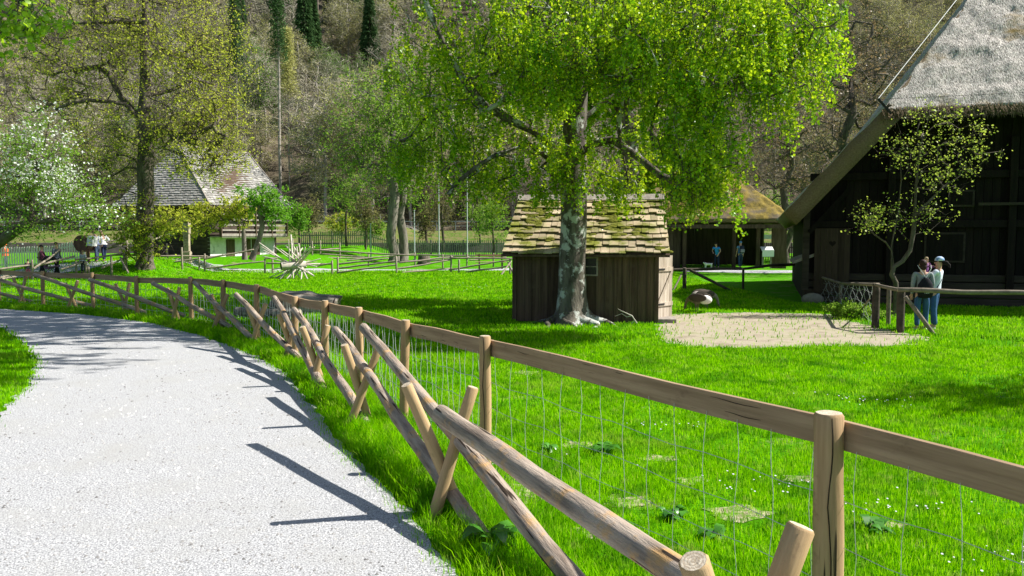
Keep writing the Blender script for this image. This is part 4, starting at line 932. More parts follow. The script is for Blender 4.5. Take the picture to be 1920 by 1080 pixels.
simple_tree('shrub', 'green climbing shrub below the left eave of the log house', tuple(gp(300, 48)), [tuple(at(a, b, 48)) for a, b in ((300, 480), (300, 465))],
    [(tuple(at(310, 415, 48)), (2.2, .7, 1.2), 80, .5), (tuple(at(240, 410, 47.5)), (1.6, .7, .9), 40, .5), (tuple(at(350, 430, 48)), (1.2, .5, .8), 30, .5)], .08, .01, 4200, .11, LIMEL, TWIG, 5, .4, cat='shrub', seedbase=0)
# apple tree in front of the farmhouse
AD = 21.0; a_ = lambda a, b, c=0: tuple(at(a, b, AD+c))
WL = leafmat('blossoming_leaf', (.20, .30, .03), (.42, .52, .08), .4, .01, c3=(.62, .64, .42))
simple_tree('apple_tree', 'slender apple tree with pale new leaves in front of the dark farmhouse gable', tuple(gp(1678, AD)), [a_(1678, 592), a_(1680, 560), a_(1680, 530), a_(1672, 515), a_(1676, 500), a_(1692, 490), a_(1706, 470), a_(1712, 440), a_(1716, 400), a_(1718, 350), a_(1722, 300), a_(1730, 250)],
    [(a_(1690, 285), (.75, .7, .55), 30, .5), (a_(1790, 250, .1), (1.2, .7, .5), 36, .5), (a_(1640, 410), (.85, .6, .45), 40, .5), (a_(1760, 330), (1.0, .7, .6), 36, .5), (a_(1730, 400), (.8, .5, .5), 22, .5), (a_(1830, 290), (.75, .5, .4), 14, .5), (a_(1740, 215), (1.0, .5, .35), 18, .5)], .066, .005, 2300, .06, WL, BARK, 5, .35, .004,
    limbs=[[a_(1676, 500), a_(1672, 470), a_(1662, 455), a_(1640, 440), a_(1620, 420)], [a_(1672, 515), a_(1672, 460), a_(1684, 400), a_(1690, 340), a_(1688, 280)], [a_(1716, 400), a_(1740, 380), a_(1770, 350), a_(1800, 330)]], seedbase=4, step=.3, spread=.25, lift=.9)
# shrub clump beside the right-hand fence
g = gnd(1595, 598); simple_tree('shrub', 'low bright green bush at the fence beside the bare earth yard', tuple(g), [(g.x, g.y, 0), (g.x, g.y, .08)], [((g.x-.1, g.y, .22), (.65, .4, .18), 90, .6), ((g.x+.45, g.y-.2, .15), (.5, .3, .13), 50, .6)], .02, .004, 5200, .05, GRL, TWIG, 4, .12, .003, step=.1, cat='shrub', seedbase=0, spread=.1)
# hanging maple twigs at the top left corner: its trunk is outside the picture
MP = leafmat('maple_leaf', (.22, .38, .01), (.42, .62, .03), .5, .05)
mx = -15.5; MDp = 15.0
simple_tree('maple_tree', 'bright green maple leaves reaching in at the top left corner', (mx, MDp, 0), [(mx, MDp, -.1), (mx, MDp, 1.5), (mx+.1, MDp, 3), (mx+.3, MDp, 4.5), (mx+.4, MDp, 6), (mx+.5, MDp, 8)],
    [(tuple(at(10, 25, MDp)), (1.15, 1.0, .62), 40, .5), (tuple(at(-90, -10, MDp)), (1.6, 1.3, 1.2), 40, .5), ((mx-1.5, MDp, 8.0), (3.2, 3.0, 2.2), 150, .5)], .22, .008, 5200, .12, MP, BARKG, 4, .45, step=.4, seedbase=4, down=.3)
# a tree right of the picture that throws the dappled shade on the meadow
simple_tree('birch_tree', 'birch right of the picture casting dappled shade', (13.2, 10.5, 0), [(13.2, 10.5, -.1)]+[(13.2+.1*math.sin(z), 10.5, z) for z in range(1, 9)], [((13.2, 10.6, 6.2), (2.4, 1.5, 1.7), 150, .6)], .16, .008, 9000, .09, BLEAF, BIRCHB, 4, .6, down=.6, seedbase=3)
# double trunked trees in the middle distance
for px, D, rr, lab in ((737, 60, .36, 'left one of the twin thick-trunked trees behind the split-rail fence'), (754, 61, .34, 'right one of the twin thick-trunked trees behind the split-rail fence')):
    x = xat(px, D); z = Hs(x, D)
    simple_tree('alder_tree', lab, (x, D, z), vert(px, D, [.6, 2, 3.5, 5, 7, 9, 11, 13, 15, 17], .18), [((x+(.5 if px > 740 else -1), D, z+9.5), (4.6, 4, 6.0), 240, .55)], rr, .014, 9000, .14, GRL, BARKG, 9, .9, .012, down=.3, seedbase=4, spread=.6)
BR = leafmat('copper_bud', (.16, .12, .06), (.27, .19, .09), .3, .02)
for px, D, hh, R_, lab in ((1585, 44, 15, .32, 'dark-limbed tree with copper buds behind the farmhouse roof edge'), (1475, 58, 13, .26, 'bare crooked tree between the birch crown and the farmhouse roof'), (1690, 62, 16, .3, 'bare tree farthest right, its upper twigs above the farmhouse roof edge')):
    x = xat(px, D); z = Hs(x, D); simple_tree('oak_tree', lab, (x, D, z), vert(px, D, [1, 2.5, 4, 5.5, 7, 8.6, 10.5, 12, 13.5], .35), [((x, D, z+hh*.62), (5.6, 4.5, hh*.36), 260, .6)], R_, .013, 4200, .12, BR, BARK, 12, .9, .012, jit=.2, lift=.8, seedbase=4, spread=.6, step=.6)
# slender young trees and bushes by the far fence
for px, D, hh, R_, lm_, lab in ((685, 66, 5, .07, OLV, 'thin bare sapling left of the yellow bush by the far fence'), (650, 68, 7, .09, GRL, 'slim young tree with thin green leaves behind the far fence'), (560, 64, 4.2, .07, YG, 'round-topped young green tree right of the log house eave'), (640, 74, 3, .07, LIMEL, 'yellow flowering bush behind the picket fence'), (700, 73, 2.6, .06, GRL, 'green bush right of the yellow bush behind the picket fence'),
    (830, 74, 7, .12, OLV, 'bare grey tree left of the tall pole'), (900, 75, 6, .10, GRL, 'light green slim tree right of the tall pole'), (925, 68, 5, .08, GRL, 'light green young tree just left of the shed roof'), (800, 76, 5, .12, OLV, 'short-trunked pollard left of the tall pole'), (580, 70, 4.5, .06, OLV, 'thin bare tree at the right end of the log house'),
    (1450, 64, 6, .1, GRL, 'leafy green tree between the mossy cabin and the farmhouse'), (1500, 60, 4, .1, YG, 'green bush behind the lean-to roof')):
    x = xat(px, D); z = Hs(x, D); nm = 'shrub' if 'bush' in lab else 'young_tree'
    simple_tree(nm, lab, (x, D, z), vert(px, D, [hh*.15, hh*.3, hh*.5, hh*.7, hh*.9], .08), [((x, D, z+hh*.62), (hh*(.25 if hh > 3.2 else .6), hh*.25, hh*.38), 70, .6)], R_, .01, 3000, .12, lm_, TWIG, 8, hh*.12, .009, cat='shrub' if 'bush' in lab else 'tree', seedbase=1, spread=.35)
# ------------------------------------------------------------------ wooded slope
def proto(kind, seed):
    global RNG
    RNG = np.random.default_rng(seed); h = 13; s = Skel([([(0, 0, -1), (0, 0, .5)]+[(.15*math.sin(z+seed), .15*math.cos(z*1.3+seed), z) for z in (2, 4, 6, 8, 10, 12)], -1)])
    rt = bpy.data.objects.new({'bare': 'bare_tree', 'bud': 'budding_tree', 'pine': 'spruce_tree', 'green': 'green_tree'}[kind], None)
    if kind == 'pine':
        tv_ = MB(); tv_.tube([(0, 0, -1), (0, 0, 8), (0, 0, 20)], [.28, .18, .03], 7); v = []; n = 5200
        z = RNG.uniform(5, 20, n); rr = (20.4-z)*.20*RNG.uniform(.25, 1, n)**.6*(.6+.4*np.abs(np.sin(z*3.2))); a = RNG.uniform(0, 6.28, n)
        A = np.stack([rr*np.cos(a)*.75, rr*np.sin(a)*.75, z], 1); B = A+np.stack([np.cos(a)*.55, np.sin(a)*.55, -.35+RNG.normal(0, .2, n)], 1); cr = twigs(A, B, .13)
        trm = mesh_np('trunk', [tuple(x) for x in tv_.v], np.array([f for f in tv_.f if len(f) == 4]), BARKG, rt, True); crm = mesh_np('foliage', cr[0], cr[1], PINE, rt)
    else:
        s.nbase = len(s.P); s.grow(blob((0, 0, 7.8), (4.3, 4.3, 5.6), 120, .6), .8, .15, .8, base=3); rd = s.radii(.03, .17)
        v, f = tubes(s.P, s.par, rd, s.cnt, .05, 5, 3); tp = np.array([s.P[i] for i in s.term]); K = 30; a = np.repeat(tp, K, 0)+RNG.normal(0, .3, (len(tp)*K, 3)); d = RNG.normal(0, 1, a.shape); d[:, 2] = np.abs(d[:, 2])*.8; d /= np.linalg.norm(d, axis=1)[:, None]; b = a+d*RNG.uniform(.4, 1.3, (len(a), 1))
        trm = mesh_np('trunk', v, f, BARKH, rt, True)
        lst = [twigs(a, b, .024)]; n = {'bare': 500, 'bud': 5200, 'green': 6500}[kind]; i = RNG.integers(0, len(a), n); t = RNG.random((n, 1)); lst.append(leaves(a[i]*(1-t)+b[i]*t, RNG.uniform(.10, .24, n), .3, .8)); vv, ff = merge(lst)
        nt3 = len(a); tri = [x for x in ff if x.shape[1] == 3][0]; qd = [x for x in ff if x.shape[1] == 4][0]
        crm = mesh_np('crown', vv, [tri, qd], [TWIGH, {'bare': OLV, 'bud': HOLV, 'green': HGR}[kind]], rt, midx=[0]*len(tri)+[1]*len(qd))
    return rt, [trm, crm]
PINE = leafmat('spruce_needles', (.03, .07, .025), (.08, .15, .05), .15, .0); BARKH = mat('slope_tree_bark', (.22, .20, .17), (.42, .38, .33), 2, .95)
TWIGH = mat('slope_twigs', (.24, .22, .155), (.42, .39, .29), .5, .95); HOLV = leafmat('slope_buds', (.27, .28, .09), (.46, .46, .17), .3, 0); HGR = leafmat('slope_green', (.07, .17, .02), (.15, .28, .04), .35, 0)
protos = {'bare': [proto('bare', i) for i in (1, 2)], 'bud': [proto('bud', i) for i in (3, 4, 5)], 'pine': [proto('pine', 6), proto('pine', 7)], 'green': [proto('green', 8)]}
RNG = np.random.default_rng(99)
LAB = {'bare': ('bare grey-brown tree on the wooded slope behind the farm', 'bare trees on the slope'), 'bud': ('olive budding tree on the wooded slope behind the farm', 'budding trees on the slope'), 'pine': ('dark green spruce high on the wooded slope', 'spruces on the slope'), 'green': ('fresh green tree among the bare trees on the slope', 'green trees on the slope')}
used = set()
def place(kind, x, y, s, name=None):
    pr = protos[kind][int(RNG.integers(0, len(protos[kind])))]; rt, ch = pr
    if id(rt) in used:
        r2 = rt.copy(); cc_ = [c.copy() for c in ch]
    else: r2 = rt; cc_ = ch; used.add(id(rt))
    if id(rt) not in used or r2 is rt: COL.objects.link(r2)
    else: COL.objects.link(r2)
    for c in cc_:
        if c is not None and c.name not in COL.objects: COL.objects.link(c)
        c.parent = r2
    r2.location = (x, y, Hs(x, y)); r2.rotation_euler = (0, 0, RNG.uniform(0, 6.28)); r2.scale = (s, s, s*RNG.uniform(.9, 1.2))
    pxx = 960+F*x/y; hor = ('at the far left edge' if pxx < 120 else 'behind the lime crown' if pxx < 500 else 'between lime and birch' if pxx < 720 else 'behind the birch crown, left half' if pxx < 1080 else 'behind the birch crown, right half' if pxx < 1480 else 'above the farmhouse roof edge')
    ver = 'at the foot of the slope' if y < 112 else 'low on the slope' if y < 135 else 'halfway up the slope' if y < 162 else 'high on the slope'
    tag(r2, {'bare': 'bare grey-brown tree', 'bud': 'olive budding tree', 'pine': 'dark spruce', 'green': 'fresh green tree'}[kind]+' '+ver+' '+hor, 'tree', LAB[kind][1])
for px, D, top, r, lab in ((528, 98, 10, .20, 'tallest pale straight pine trunk in the gap between lime and birch'), (449, 104, 60, .15, 'reddish pine trunk right beside the lime crown'), (545, 106, 120, .1, 'short thin trunk just right of the tallest pine trunk')):
    x = xat(px, D); z = Hs(x, D); t_ = at(px-8, top, D); hh = t_.z-z; root = empty('pine_tree', (x, D, z), 0, lab, 'tree', 'tall bare-stemmed pines on the slope')
    mb = MB(); mb.tube([(0, 0, -.5), (-.05, 0, hh*.33), (.05, 0, hh*.66), (t_.x-x, 0, hh), (t_.x-x, 0, hh+4)], [r, r*.85, r*.7, r*.5, .03], 7); mb.build('trunk', BARKH, root, smooth=True)
    n = 900; a = RNG.uniform(0, 6.28, n); zz = hh*.35+RNG.random(n)**.7*(hh*.65+4); L = RNG.uniform(.4, 1.6, n)*np.clip((hh+5-zz)/hh*1.6, .3, 1.2)
    A = np.stack([0*a, 0*a, zz], 1); B = A+np.stack([np.cos(a)*L, np.sin(a)*L, RNG.normal(.1, .3, n)], 1); mesh_np('twigs', *twigs(A, B, .022), TWIGH, root)
    k = zz > hh*.75; B = B[k]; c = np.repeat(B, 7, 0)+RNG.normal(0, .3, (len(B)*7, 3)); mesh_np('foliage', *leaves(c, RNG.uniform(.2, .5, len(c)), .3, .3), PINE if top < 100 else HOLV, root)
cnt_ = 0; tries = 0; pos = []
while cnt_ < 470 and tries < 16000:
    tries += 1; D = 92+118*RNG.random()**1.15; px = RNG.uniform(-60, 1830); x = xat(px, D)
    if any((x-a)**2+(D-b)**2 < (3.7+.012*(D-90))**2 for a, b in pos): continue
    h_ang = 440-(Hs(x, D)-CAMZ)*F/D
    if 1330 < px < 1600 and h_ang < 60: pass
    pos.append((x, D)); q = pn(np.array([x]), np.array([D]), .05, 3)[0]
    kind = 'bud' if RNG.random() < (.58+.3*q) else 'bare'
    if RNG.random() < .05: kind = 'green'
    if 440 < px < 700 and D > 135 and RNG.random() < .6: kind = 'pine'
    if px < 90 and D > 140 and RNG.random() < .4: kind = 'pine'
    if 510 < px < 590 and D < 112: continue
    place(kind, x, D, RNG.uniform(.65, 1.15) if kind != 'pine' else RNG.uniform(.7, 1.1)); cnt_ += 1
# ------------------------------------------------------------------ mid-ground fences
def sp_fence(label, loc, posts, rails, r=.055, rr=.05, name='split_rail_fence', braces=()):
    """posts: (px, D, height); rails: (px1,py1,px2,py2,D1,D2)"""
    f = empty(name, loc, 0, label, 'fence')
    for (px, D, h) in posts:
        g = gp(px, D); o = log((g.x, g.y, g.z-.05), (g.x+RNG.normal(0, .02), g.y, g.z+h), r, r*.9, GREYW2, 8, 'post', None, .05, .01, 4); par(o, f)
    for (a, b, c, d, D1, D2) in rails:
        o = log(at(a, b, D1), at(c, d, D2), rr, rr*.8, GREYW2, 8, 'rail', None, .06, .04, 8); par(o, f)
    return f
DARKP = mat('dark_old_post', (.045, .036, .028), (.10, .08, .06), 6, .9, .006); POLEG = mat('old_pole', (.13, .105, .08), (.24, .20, .155), 6, .9, .006)
GREYW2 = mat('weathered_fence_pole', (.19, .155, .12), (.36, .30, .24), 5, .9, .006)
sp_fence('old split-rail fence with slanting poles along the far side of the meadow', tuple(gp(620, 44)),
    [(340, 42.6, 1.2), (372, 44, .75), (382, 44.1, 1.0), (495, 44, .85), (510, 44.3, .85), (622, 43.6, .75), (632, 43.4, .95), (743, 42.9, .95), (845, 44, .95), (860, 43.8, .75), (956, 43.6, .9)],
    [(300, 480, 389, 480, 43.6, 44.3), (300, 496, 420, 478, 44.2, 44.4), (387, 503, 494, 490, 43.9, 44.1), (382, 486, 476, 468, 44, 44.4), (497, 484, 520, 484, 44, 44.1), (500, 494, 622, 495, 44, 43.8), (591, 500, 622, 494, 43.8, 43.7), (633, 511, 743, 496, 43.4, 43.0), (633, 503, 743, 489, 43.5, 43.1), (633, 495, 728, 484, 43.7, 43.6), (582, 469, 778, 479, 44.4, 43.9),
     (745, 504, 845, 487, 43, 44), (753, 511, 845, 503, 43, 44.2), (749, 493, 850, 481, 43.1, 44.2), (842, 506, 956, 487, 44, 43.7), (873, 511, 956, 498, 43.9, 43.6), (843, 483, 961, 485, 44, 43.6), (938, 518, 958, 490, 42.6, 43.7), (965, 518, 952, 492, 42.6, 43.7)])
sp_fence('second split-rail fence running between the path and the picket fence', tuple(gp(700, 53)),
    [(585, 53, .95), (600, 55, 1.0), (637, 55, 1.1), (690, 54, .9), (778, 54, .95), (830, 52, .9), (875, 52, .9), (925, 53, .9)],
    [(582, 470, 637, 466, 53, 55), (590, 484, 700, 484, 53, 54), (650, 488, 730, 480, 53, 54), (600, 476, 690, 482, 54, 54), (690, 484, 778, 476, 54, 54), (778, 478, 945, 480, 54, 53), (800, 490, 880, 482, 53, 52), (700, 494, 778, 488, 54, 54), (880, 488, 950, 482, 52, 53)])
sp_fence('rickety pole railing along the left ramp below the lime tree', tuple(gp(200, 40)),
    [(58, 37, .95), (140, 38.5, .8), (158, 38.6, .8), (164, 38.7, .5), (207, 39.2, 1.0), (230, 40.2, .8), (236, 40.3, .85), (237, 43.5, 1.1), (313, 45.5, .9)],
    [(199, 454, 245, 443, 42.5, 43.5), (200, 466, 246, 456, 40, 43), (190, 503, 233, 484, 39, 40.2), (163, 485, 243, 474, 38.8, 40.6), (0, 521, 38, 510, 35, 36), (0, 505, 57, 497, 36, 37), (64, 504, 112, 468, 36.5, 38.3), (68, 499, 141, 480, 37, 38.6), (115, 505, 154, 492, 37.6, 38.6), (140, 486, 165, 485, 38.5, 38.7), (206, 462, 228, 456, 39.3, 41), (0, 524, 30, 519, 34, 35), (226, 482, 240, 512, 40, 38), (285, 450, 318, 438, 44, 45.6)])
# picket fences
def pickets(label, x0, x1, D0, D1, h, wd, gap, m, pm, name='picket_fence'):
    o = empty(name, ((x0+x1)/2, (D0+D1)/2, Hs((x0+x1)/2, (D0+D1)/2)), 0, label, 'fence'); L = math.hypot(x1-x0, D1-D0); n = int(L/(wd+gap)); mb = MB(); rz = math.atan2(D1-D0, x1-x0)
    for i in range(n):
        t = (i+.5)/n; x = x0+(x1-x0)*t; y = D0+(D1-D0)*t; z = Hs(x, y); mb.box((x, y, z+h/2+.04+RNG.normal(0, .012)), (wd, .025, h), rz=rz, ry=RNG.normal(0, .015))
    par(mb.build('pickets', m), o)
    nr = max(2, int(L/2.6)); 
    for zf in (.25, .78):
        mb = MB()
        for i in range(nr):
            a = i/nr; b = (i+1)/nr; xa, ya, xb, yb = x0+(x1-x0)*a, D0+(D1-D0)*a, x0+(x1-x0)*b, D0+(D1-D0)*b; mb.beam((xa, ya+.04, Hs(xa, ya)+h*zf), (xb, yb+.04, Hs(xb, yb)+h*zf), .04, .08)
        par(mb.build('rail', m), o)
    for i in range(nr+1):
        a = i/nr; x, y = x0+(x1-x0)*a, D0+(D1-D0)*a; mb = MB(); mb.box((x, y+.1, Hs(x, y)+h*.53), (.12, .12, h*1.12)); par(mb.build('post', pm), o)
    return o
WP = mat('pale_picket', (.48, .46, .43), (.66, .64, .60), 6, .9); GP = mat('grey_picket', (.20, .18, .155), (.36, .33, .29), 5, .9, isl=.2)
pickets('pale weathered picket fence at the far left behind the walkers', -36, xat(160, 47.5), 46.5, 47.5, 1.35, .07, .07, WP, POSTW)
pickets('long grey picket fence before the railway bed, from the log house to the shed', xat(560, 68), xat(1240, 68), 68, 68, 1.25, .075, .085, GP, GREYW)
pickets('dark picket fence behind the mossy cabin on the right', xat(1400, 62), xat(1560, 60), 62, 60, 1.35, .07, .08, DARKW, DARKW)
mb = MB(); g1, g2 = gp(1420, 66), gp(1500, 66); mb.beam((g1.x-1, 66, 1.95), (g2.x+3, 66, 1.95), .3, .35); tag(mb.build('concrete_beam', mat('pale_concrete', (.5, .5, .5), (.62, .62, .62), 4, .9)), 'pale concrete edge beam behind the dark picket fence', 'beam')
# guard rail on the road
gr = empty('guard_rail', (xat(640, 87.5), 87.5, Hs(0, 87.5)), 0, 'long thin metal railing beside the road at the foot of the hill', 'railing'); z0 = Hs(0, 87.5)
mb = MB(); mb.beam((-60, 87.5, z0+1.05), (40, 87.5, z0+1.05), .07, .07); mb.beam((-60, 87.5, z0+.55), (40, 87.5, z0+.55), .05, .05); par(mb.build('rail', STEEL), gr)
for i in range(-29, 20, 1):
    mb = MB(); mb.box((i*2.05, 87.5, Hs(i*2.05, 87.5)+.5), (.07, .07, 1.1)); par(mb.build('post', STEEL), gr)
# tall poles
for px, D, top, lab in ((876, 64, 325, 'tall slim pale pole standing before the far picket fence'), (695, 60, 420, 'shorter pale metal post left of the twin trunks'), (823, 67, 330, 'thin dark pole to the left of the tallest pale pole'), (777, 60, 395, 'slim grey post right of the twin trunks')):
    g = gp(px, D); t = at(px, top, D); mb = MB(); mb.tube([(g.x, g.y, g.z-.1), (g.x, g.y, t.z)], [.05, .035], 8); mb.tube([(g.x, g.y, g.z-.05), (g.x, g.y, g.z+.25)], .11, 8); mb.ell((g.x, g.y, t.z), (.07, .07, .05), 8)
    tag(mb.build('pole', STEEL, smooth=True), lab, 'pole')
# bench
g = gp(920, 49); bn = empty('park_bench', tuple(g), R(4), 'low wooden bench beyond the split-rail fence left of the shed', 'bench')
BW = mat('bench_wood', (.34, .22, .13), (.46, .32, .2), 6, .8)
mb = MB(); [mb.box((0, y, .45), (1.9, .13, .045)) for y in (-.15, 0, .15)]; mb.build('seat', BW, bn)
mb = MB(); [mb.box((0, .32, z), (1.9, .035, .12)) for z in (.68, .85)]; mb.build('backrest', BW, bn)
for sx in (-.7, .7):
    mb = MB(); mb.box((sx, 0, .215), (.09, .42, .43)); mb.box((sx, .3, .55), (.08, .05, .8)); mb.build('leg', DARKW, bn)
# stump near the twin trunks
g = gp(795, 57); mb = MB(); mb.lathe([(.55, 0), (.46, .15), (.42, .6), (.36, .66)], 16, tuple(g)); tag(mb.build('tree_stump', BARK, smooth=True), 'short round stump right of the twin trunks', 'stump')
# ------------------------------------------------------------------ log with radiating sticks
SD = 37.5; hb = at(527, 499, SD); se = empty('stick_log', (hb.x, SD, Hs(hb.x, SD)), 0, 'hollow log end bristling with long pale sticks that point in every direction', 'log sculpture')
STK = mat('barkless_stick', (.40, .345, .29), (.60, .54, .47), 5, .9, .004)
ax = Vector((.88, .46, .05)).normalized(); h0 = hb; h1 = hb+ax*1.15
mb = MB(); mb.tube([h0, h0+ax*.3, h0+ax*.8, h1], [.19, .2, .19, .17], 16, m=0, capm=0, wob=.08); lo_ = par(mb.build('log', STK, smooth=True), se)
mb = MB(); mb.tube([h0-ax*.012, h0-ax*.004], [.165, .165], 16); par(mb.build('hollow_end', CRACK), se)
ends = [(486, 456), (490, 463), (494, 470), (515, 463), (527, 468), (535, 460), (541, 450), (545, 440), (549, 447), (556, 462), (560, 457), (547, 456), (567, 465), (582, 463), (586, 464), (590, 463), (596, 487), (594, 501), (575, 500), (589, 518), (587, 516), (577, 523), (564, 527), (563, 526), (551, 531), (545, 520), (528, 525), (536, 529), (512, 529), (525, 527), (558, 515), (492, 480), (513, 505), (571, 470), (553, 480), (580, 490), (540, 530), (505, 520), (600, 495), (549, 527)]
for i, (px, py) in enumerate(ends):
    s = h0+ax*(.38+.75*((i*7) % 40)/40); e = at(px, py, SD+RNG.uniform(-.7, 1.1)); d = (e-s); L = d.length
    if L < .8: e = s+d.normalized()*.9
    if e.z < Hs(e.x, e.y): e.z = Hs(e.x, e.y)+.0
    r = RNG.uniform(.028, .045); par(log(s, e, r*1.1, r*.75, STK, 6, 'stick', None, .05, .03, 4), se)
# ------------------------------------------------------------------ weathered hollow trunk lying in the meadow
g0, g1 = gnd(520, 592), gnd(618, 588); td = 21.8
tr_ = empty('weathered_log', (xat(570, td), td, 0), 0, 'broad grey weathered trunk slab lying in the meadow behind the board fence', 'log')
vs = []; fs = []; nu, nk = 22, 14
xa, xb = xat(513, td), xat(628, td)
for i in range(nu+1):
    t = i/nu; x = xa+(xb-xa)*t; hh = .60*(.80+.2*math.sin(t*3+.4))*(1 if t > .05 else .8); hw = .55*(1-.25*t)
    for k in range(nk):
        a = 2*math.pi*k/nk; cz, cy = math.sin(a), math.cos(a); sz = abs(cz)**.6*(1 if cz > 0 else -1); p = Vector((x+.10*cz*(t-.5)+(.12*cz if t > .9 else 0), td+cy*hw, .10+max(-.18, sz*(hh-.1))))
        if cz < 0 and .08 < t: p.y += .18*cz*0; 
        p += Vector((noise.noise(p*4), noise.noise(p*4+Vector((4, 4, 4))), noise.noise(p*3+Vector((9, 2, 4)))))*.06; vs.append(p)
for i in range(nu):
    for k in range(nk): fs.append((i*nk+k, (i+1)*nk+k, (i+1)*nk+(k+1) % nk, i*nk+(k+1) % nk))
fs += [tuple(range(nk)), tuple(nu*nk+k for k in range(nk-1, -1, -1))]
TRW = mat('silver_driftwood', (.10, .085, .07), (.36, .32, .27), 5, .9, .03, stretch=(.18, 1.2, 1.2), bscale=12)
mb = MB(); mb.add(vs, fs); par(mb.build('trunk', TRW, smooth=True), tr_)
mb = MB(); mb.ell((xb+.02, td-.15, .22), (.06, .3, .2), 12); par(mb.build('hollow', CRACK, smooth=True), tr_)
q1, q2 = gnd(436, 590), gnd(555, 588); lg = log(Vector((xat(438, 20.6), 20.6, .12)), Vector((xat(560, 20.2), 20.2, .14)), .13, .10, TRW, 12, 'lying_log', None, .1, .05, 10); tag(lg, 'thin grey log lying in front of the broad weathered trunk', 'log')
# ------------------------------------------------------------------ fallen twig by the shed
g = gnd(1180, 606); q = lambda px, py, D=18.6: at(px, py, D)
mb = MB()
mb.tube([q(1194, 606), q(1190, 600), q(1185, 592), q(1172, 586), q(1160, 580)], [.018, .017, .014, .01, .006], 6); mb.tube([q(1185, 592), q(1175, 594), q(1166, 588), q(1153, 593)], [.011, .01, .008, .004], 6); mb.tube([q(1190, 600), q(1184, 607)], [.012, .008], 6); mb.tube([q(1172, 586), q(1163, 583), q(1158, 578)], [.007, .005, .003], 5)
tag(mb.build('fallen_branch', STK, smooth=True), 'small pale forked branch standing against the shed wall right of the trunk', 'branch')
# ------------------------------------------------------------------ fence near the two women
FD = 17.4
rf = empty('pole_fence', (xat(1640, FD), FD, 0), 0, 'old dark pole fence with wire between yard and farmhouse meadow at the right', 'fence')
def P2(o): return par(o, rf)
for px, top, base, r in ((1508, 508, 563, .06), (1575, 529, 575, .05), (1641, 531, 615, .085), (1665, 541, 611, .05), (1687, 541, 624, .085)):
    g = gnd(px, base); t = at(px, top, g.y); P2(log((g.x, g.y, -.05), (g.x, g.y, t.z), r, r*.95, DARKP if r > .055 else POLEG, 10, 'post', None, .08, .01, 5))
    if px == 1508: pA = t
    if px == 1575: pB = t
    if px == 1641: pC = t
    if px == 1687: pD = t
for a, b in ((pA, pB), (pB, pC), (pC, pD)): P2(log(a+Vector((0, -.05, -.03)), b+Vector((0, -.05, -.03)), .04, .04, POLEG, 8, 'rail', None, .06, .02, 6))
e = at(1990, 550, FD-1.2); P2(log(pD+Vector((-.06, -.06, -.03)), e, .05, .05, POLEG, 8, 'rail', None, .05, .03, 12))
s_ = at(1697, 556, 17.1); e_ = gnd(1752, 628); P2(log(s_, e_, .045, .04, POLEG, 8, 'brace', None, .06, .01, 5))
s_ = at(1631, 560, 18.2); e_ = gnd(1608, 590); P2(log(s_, e_, .02, .02, POLEG, 6, 'brace', None, .06, .01, 5))
gx = gnd(1985, 640); P2(log((gx.x, gx.y, 0), (gx.x, gx.y, .95), .07, .065, DARKP, 8, 'post', None, .06, .01, 5))
mb = MB()
for (a, b, n) in ((pA, pB, 14), (pB, pC, 16)):
    for k in range(n):
        t = (k+.5)/n; p = a.lerp(b, t); mb.tube([(p.x+.05*math.sin(k*2.3+j*1.7), p.y, (p.z-.06)*(1-j/6)) for j in range(7)], .004, 3, cap=False)
    for zf in (.15, .5, .8): mb.tube([(a.lerp(b, j/8).x, a.lerp(b, j/8).y, a.lerp(b, j/8).z*zf+.04*math.sin(j*2.2+zf*9)) for j in range(9)], .004, 3, cap=False)
P2(mb.build('wire_mesh', WIRE))
# fence behind the yard
RD = 31
rf2 = empty('pole_fence', tuple(gp(1283, RD)), 0, 'low dark pole fence with slanting brace behind the geese', 'fence')
for px, top, base, r in ((1283, 502, 543, .08), (1393, 504, 545, .05)):
    g = gnd(px, base); t = at(px, top, g.y); par(log((g.x, g.y, -.05), (g.x, g.y, t.z), r, r*.9, DARKP, 8, 'post', None, .08, .01, 5), rf2)
par(log(at(1240, 506, RD+.2), at(1395, 503, RD+.3), .06, .05, DARKP, 8, 'rail', None, .06, .05, 10), rf2); par(log(at(1392, 503, RD+.2), at(1490, 495, RD+.5), .05, .06, DARKP, 8, 'rail', None, .06, .05, 10), rf2)
g = gnd(1372, 546); par(log(at(1294, 506, RD-.1), g, .06, .05, DARKP, 8, 'brace', None, .05, .02, 5), rf2); g = gnd(1262, 545); par(log(at(1278, 515, RD-.1), g, .035, .03, POLEG, 8, 'brace', None, .05, .02, 5), rf2)
# lectern board by the cabin
ie = empty('display_board', tuple(gp(1439, 50)), 0, 'white slanted display board on two legs right of the mossy cabin', 'sign')
WBM = mat('white_board', (.72, .72, .70), (.8, .8, .78), 2, .7); mb = MB(); mb.box((0, 0, 1.22), (.75, .5, .04), rx=R(30)); mb.box((0, -.22, .95), (.72, .03, .42)); mb.build('board', WBM, ie)
for s in (-.25, .25): mb = MB(); mb.box((s, .05, .5), (.09, .09, 1.0)); mb.build('leg', GREYW, ie)
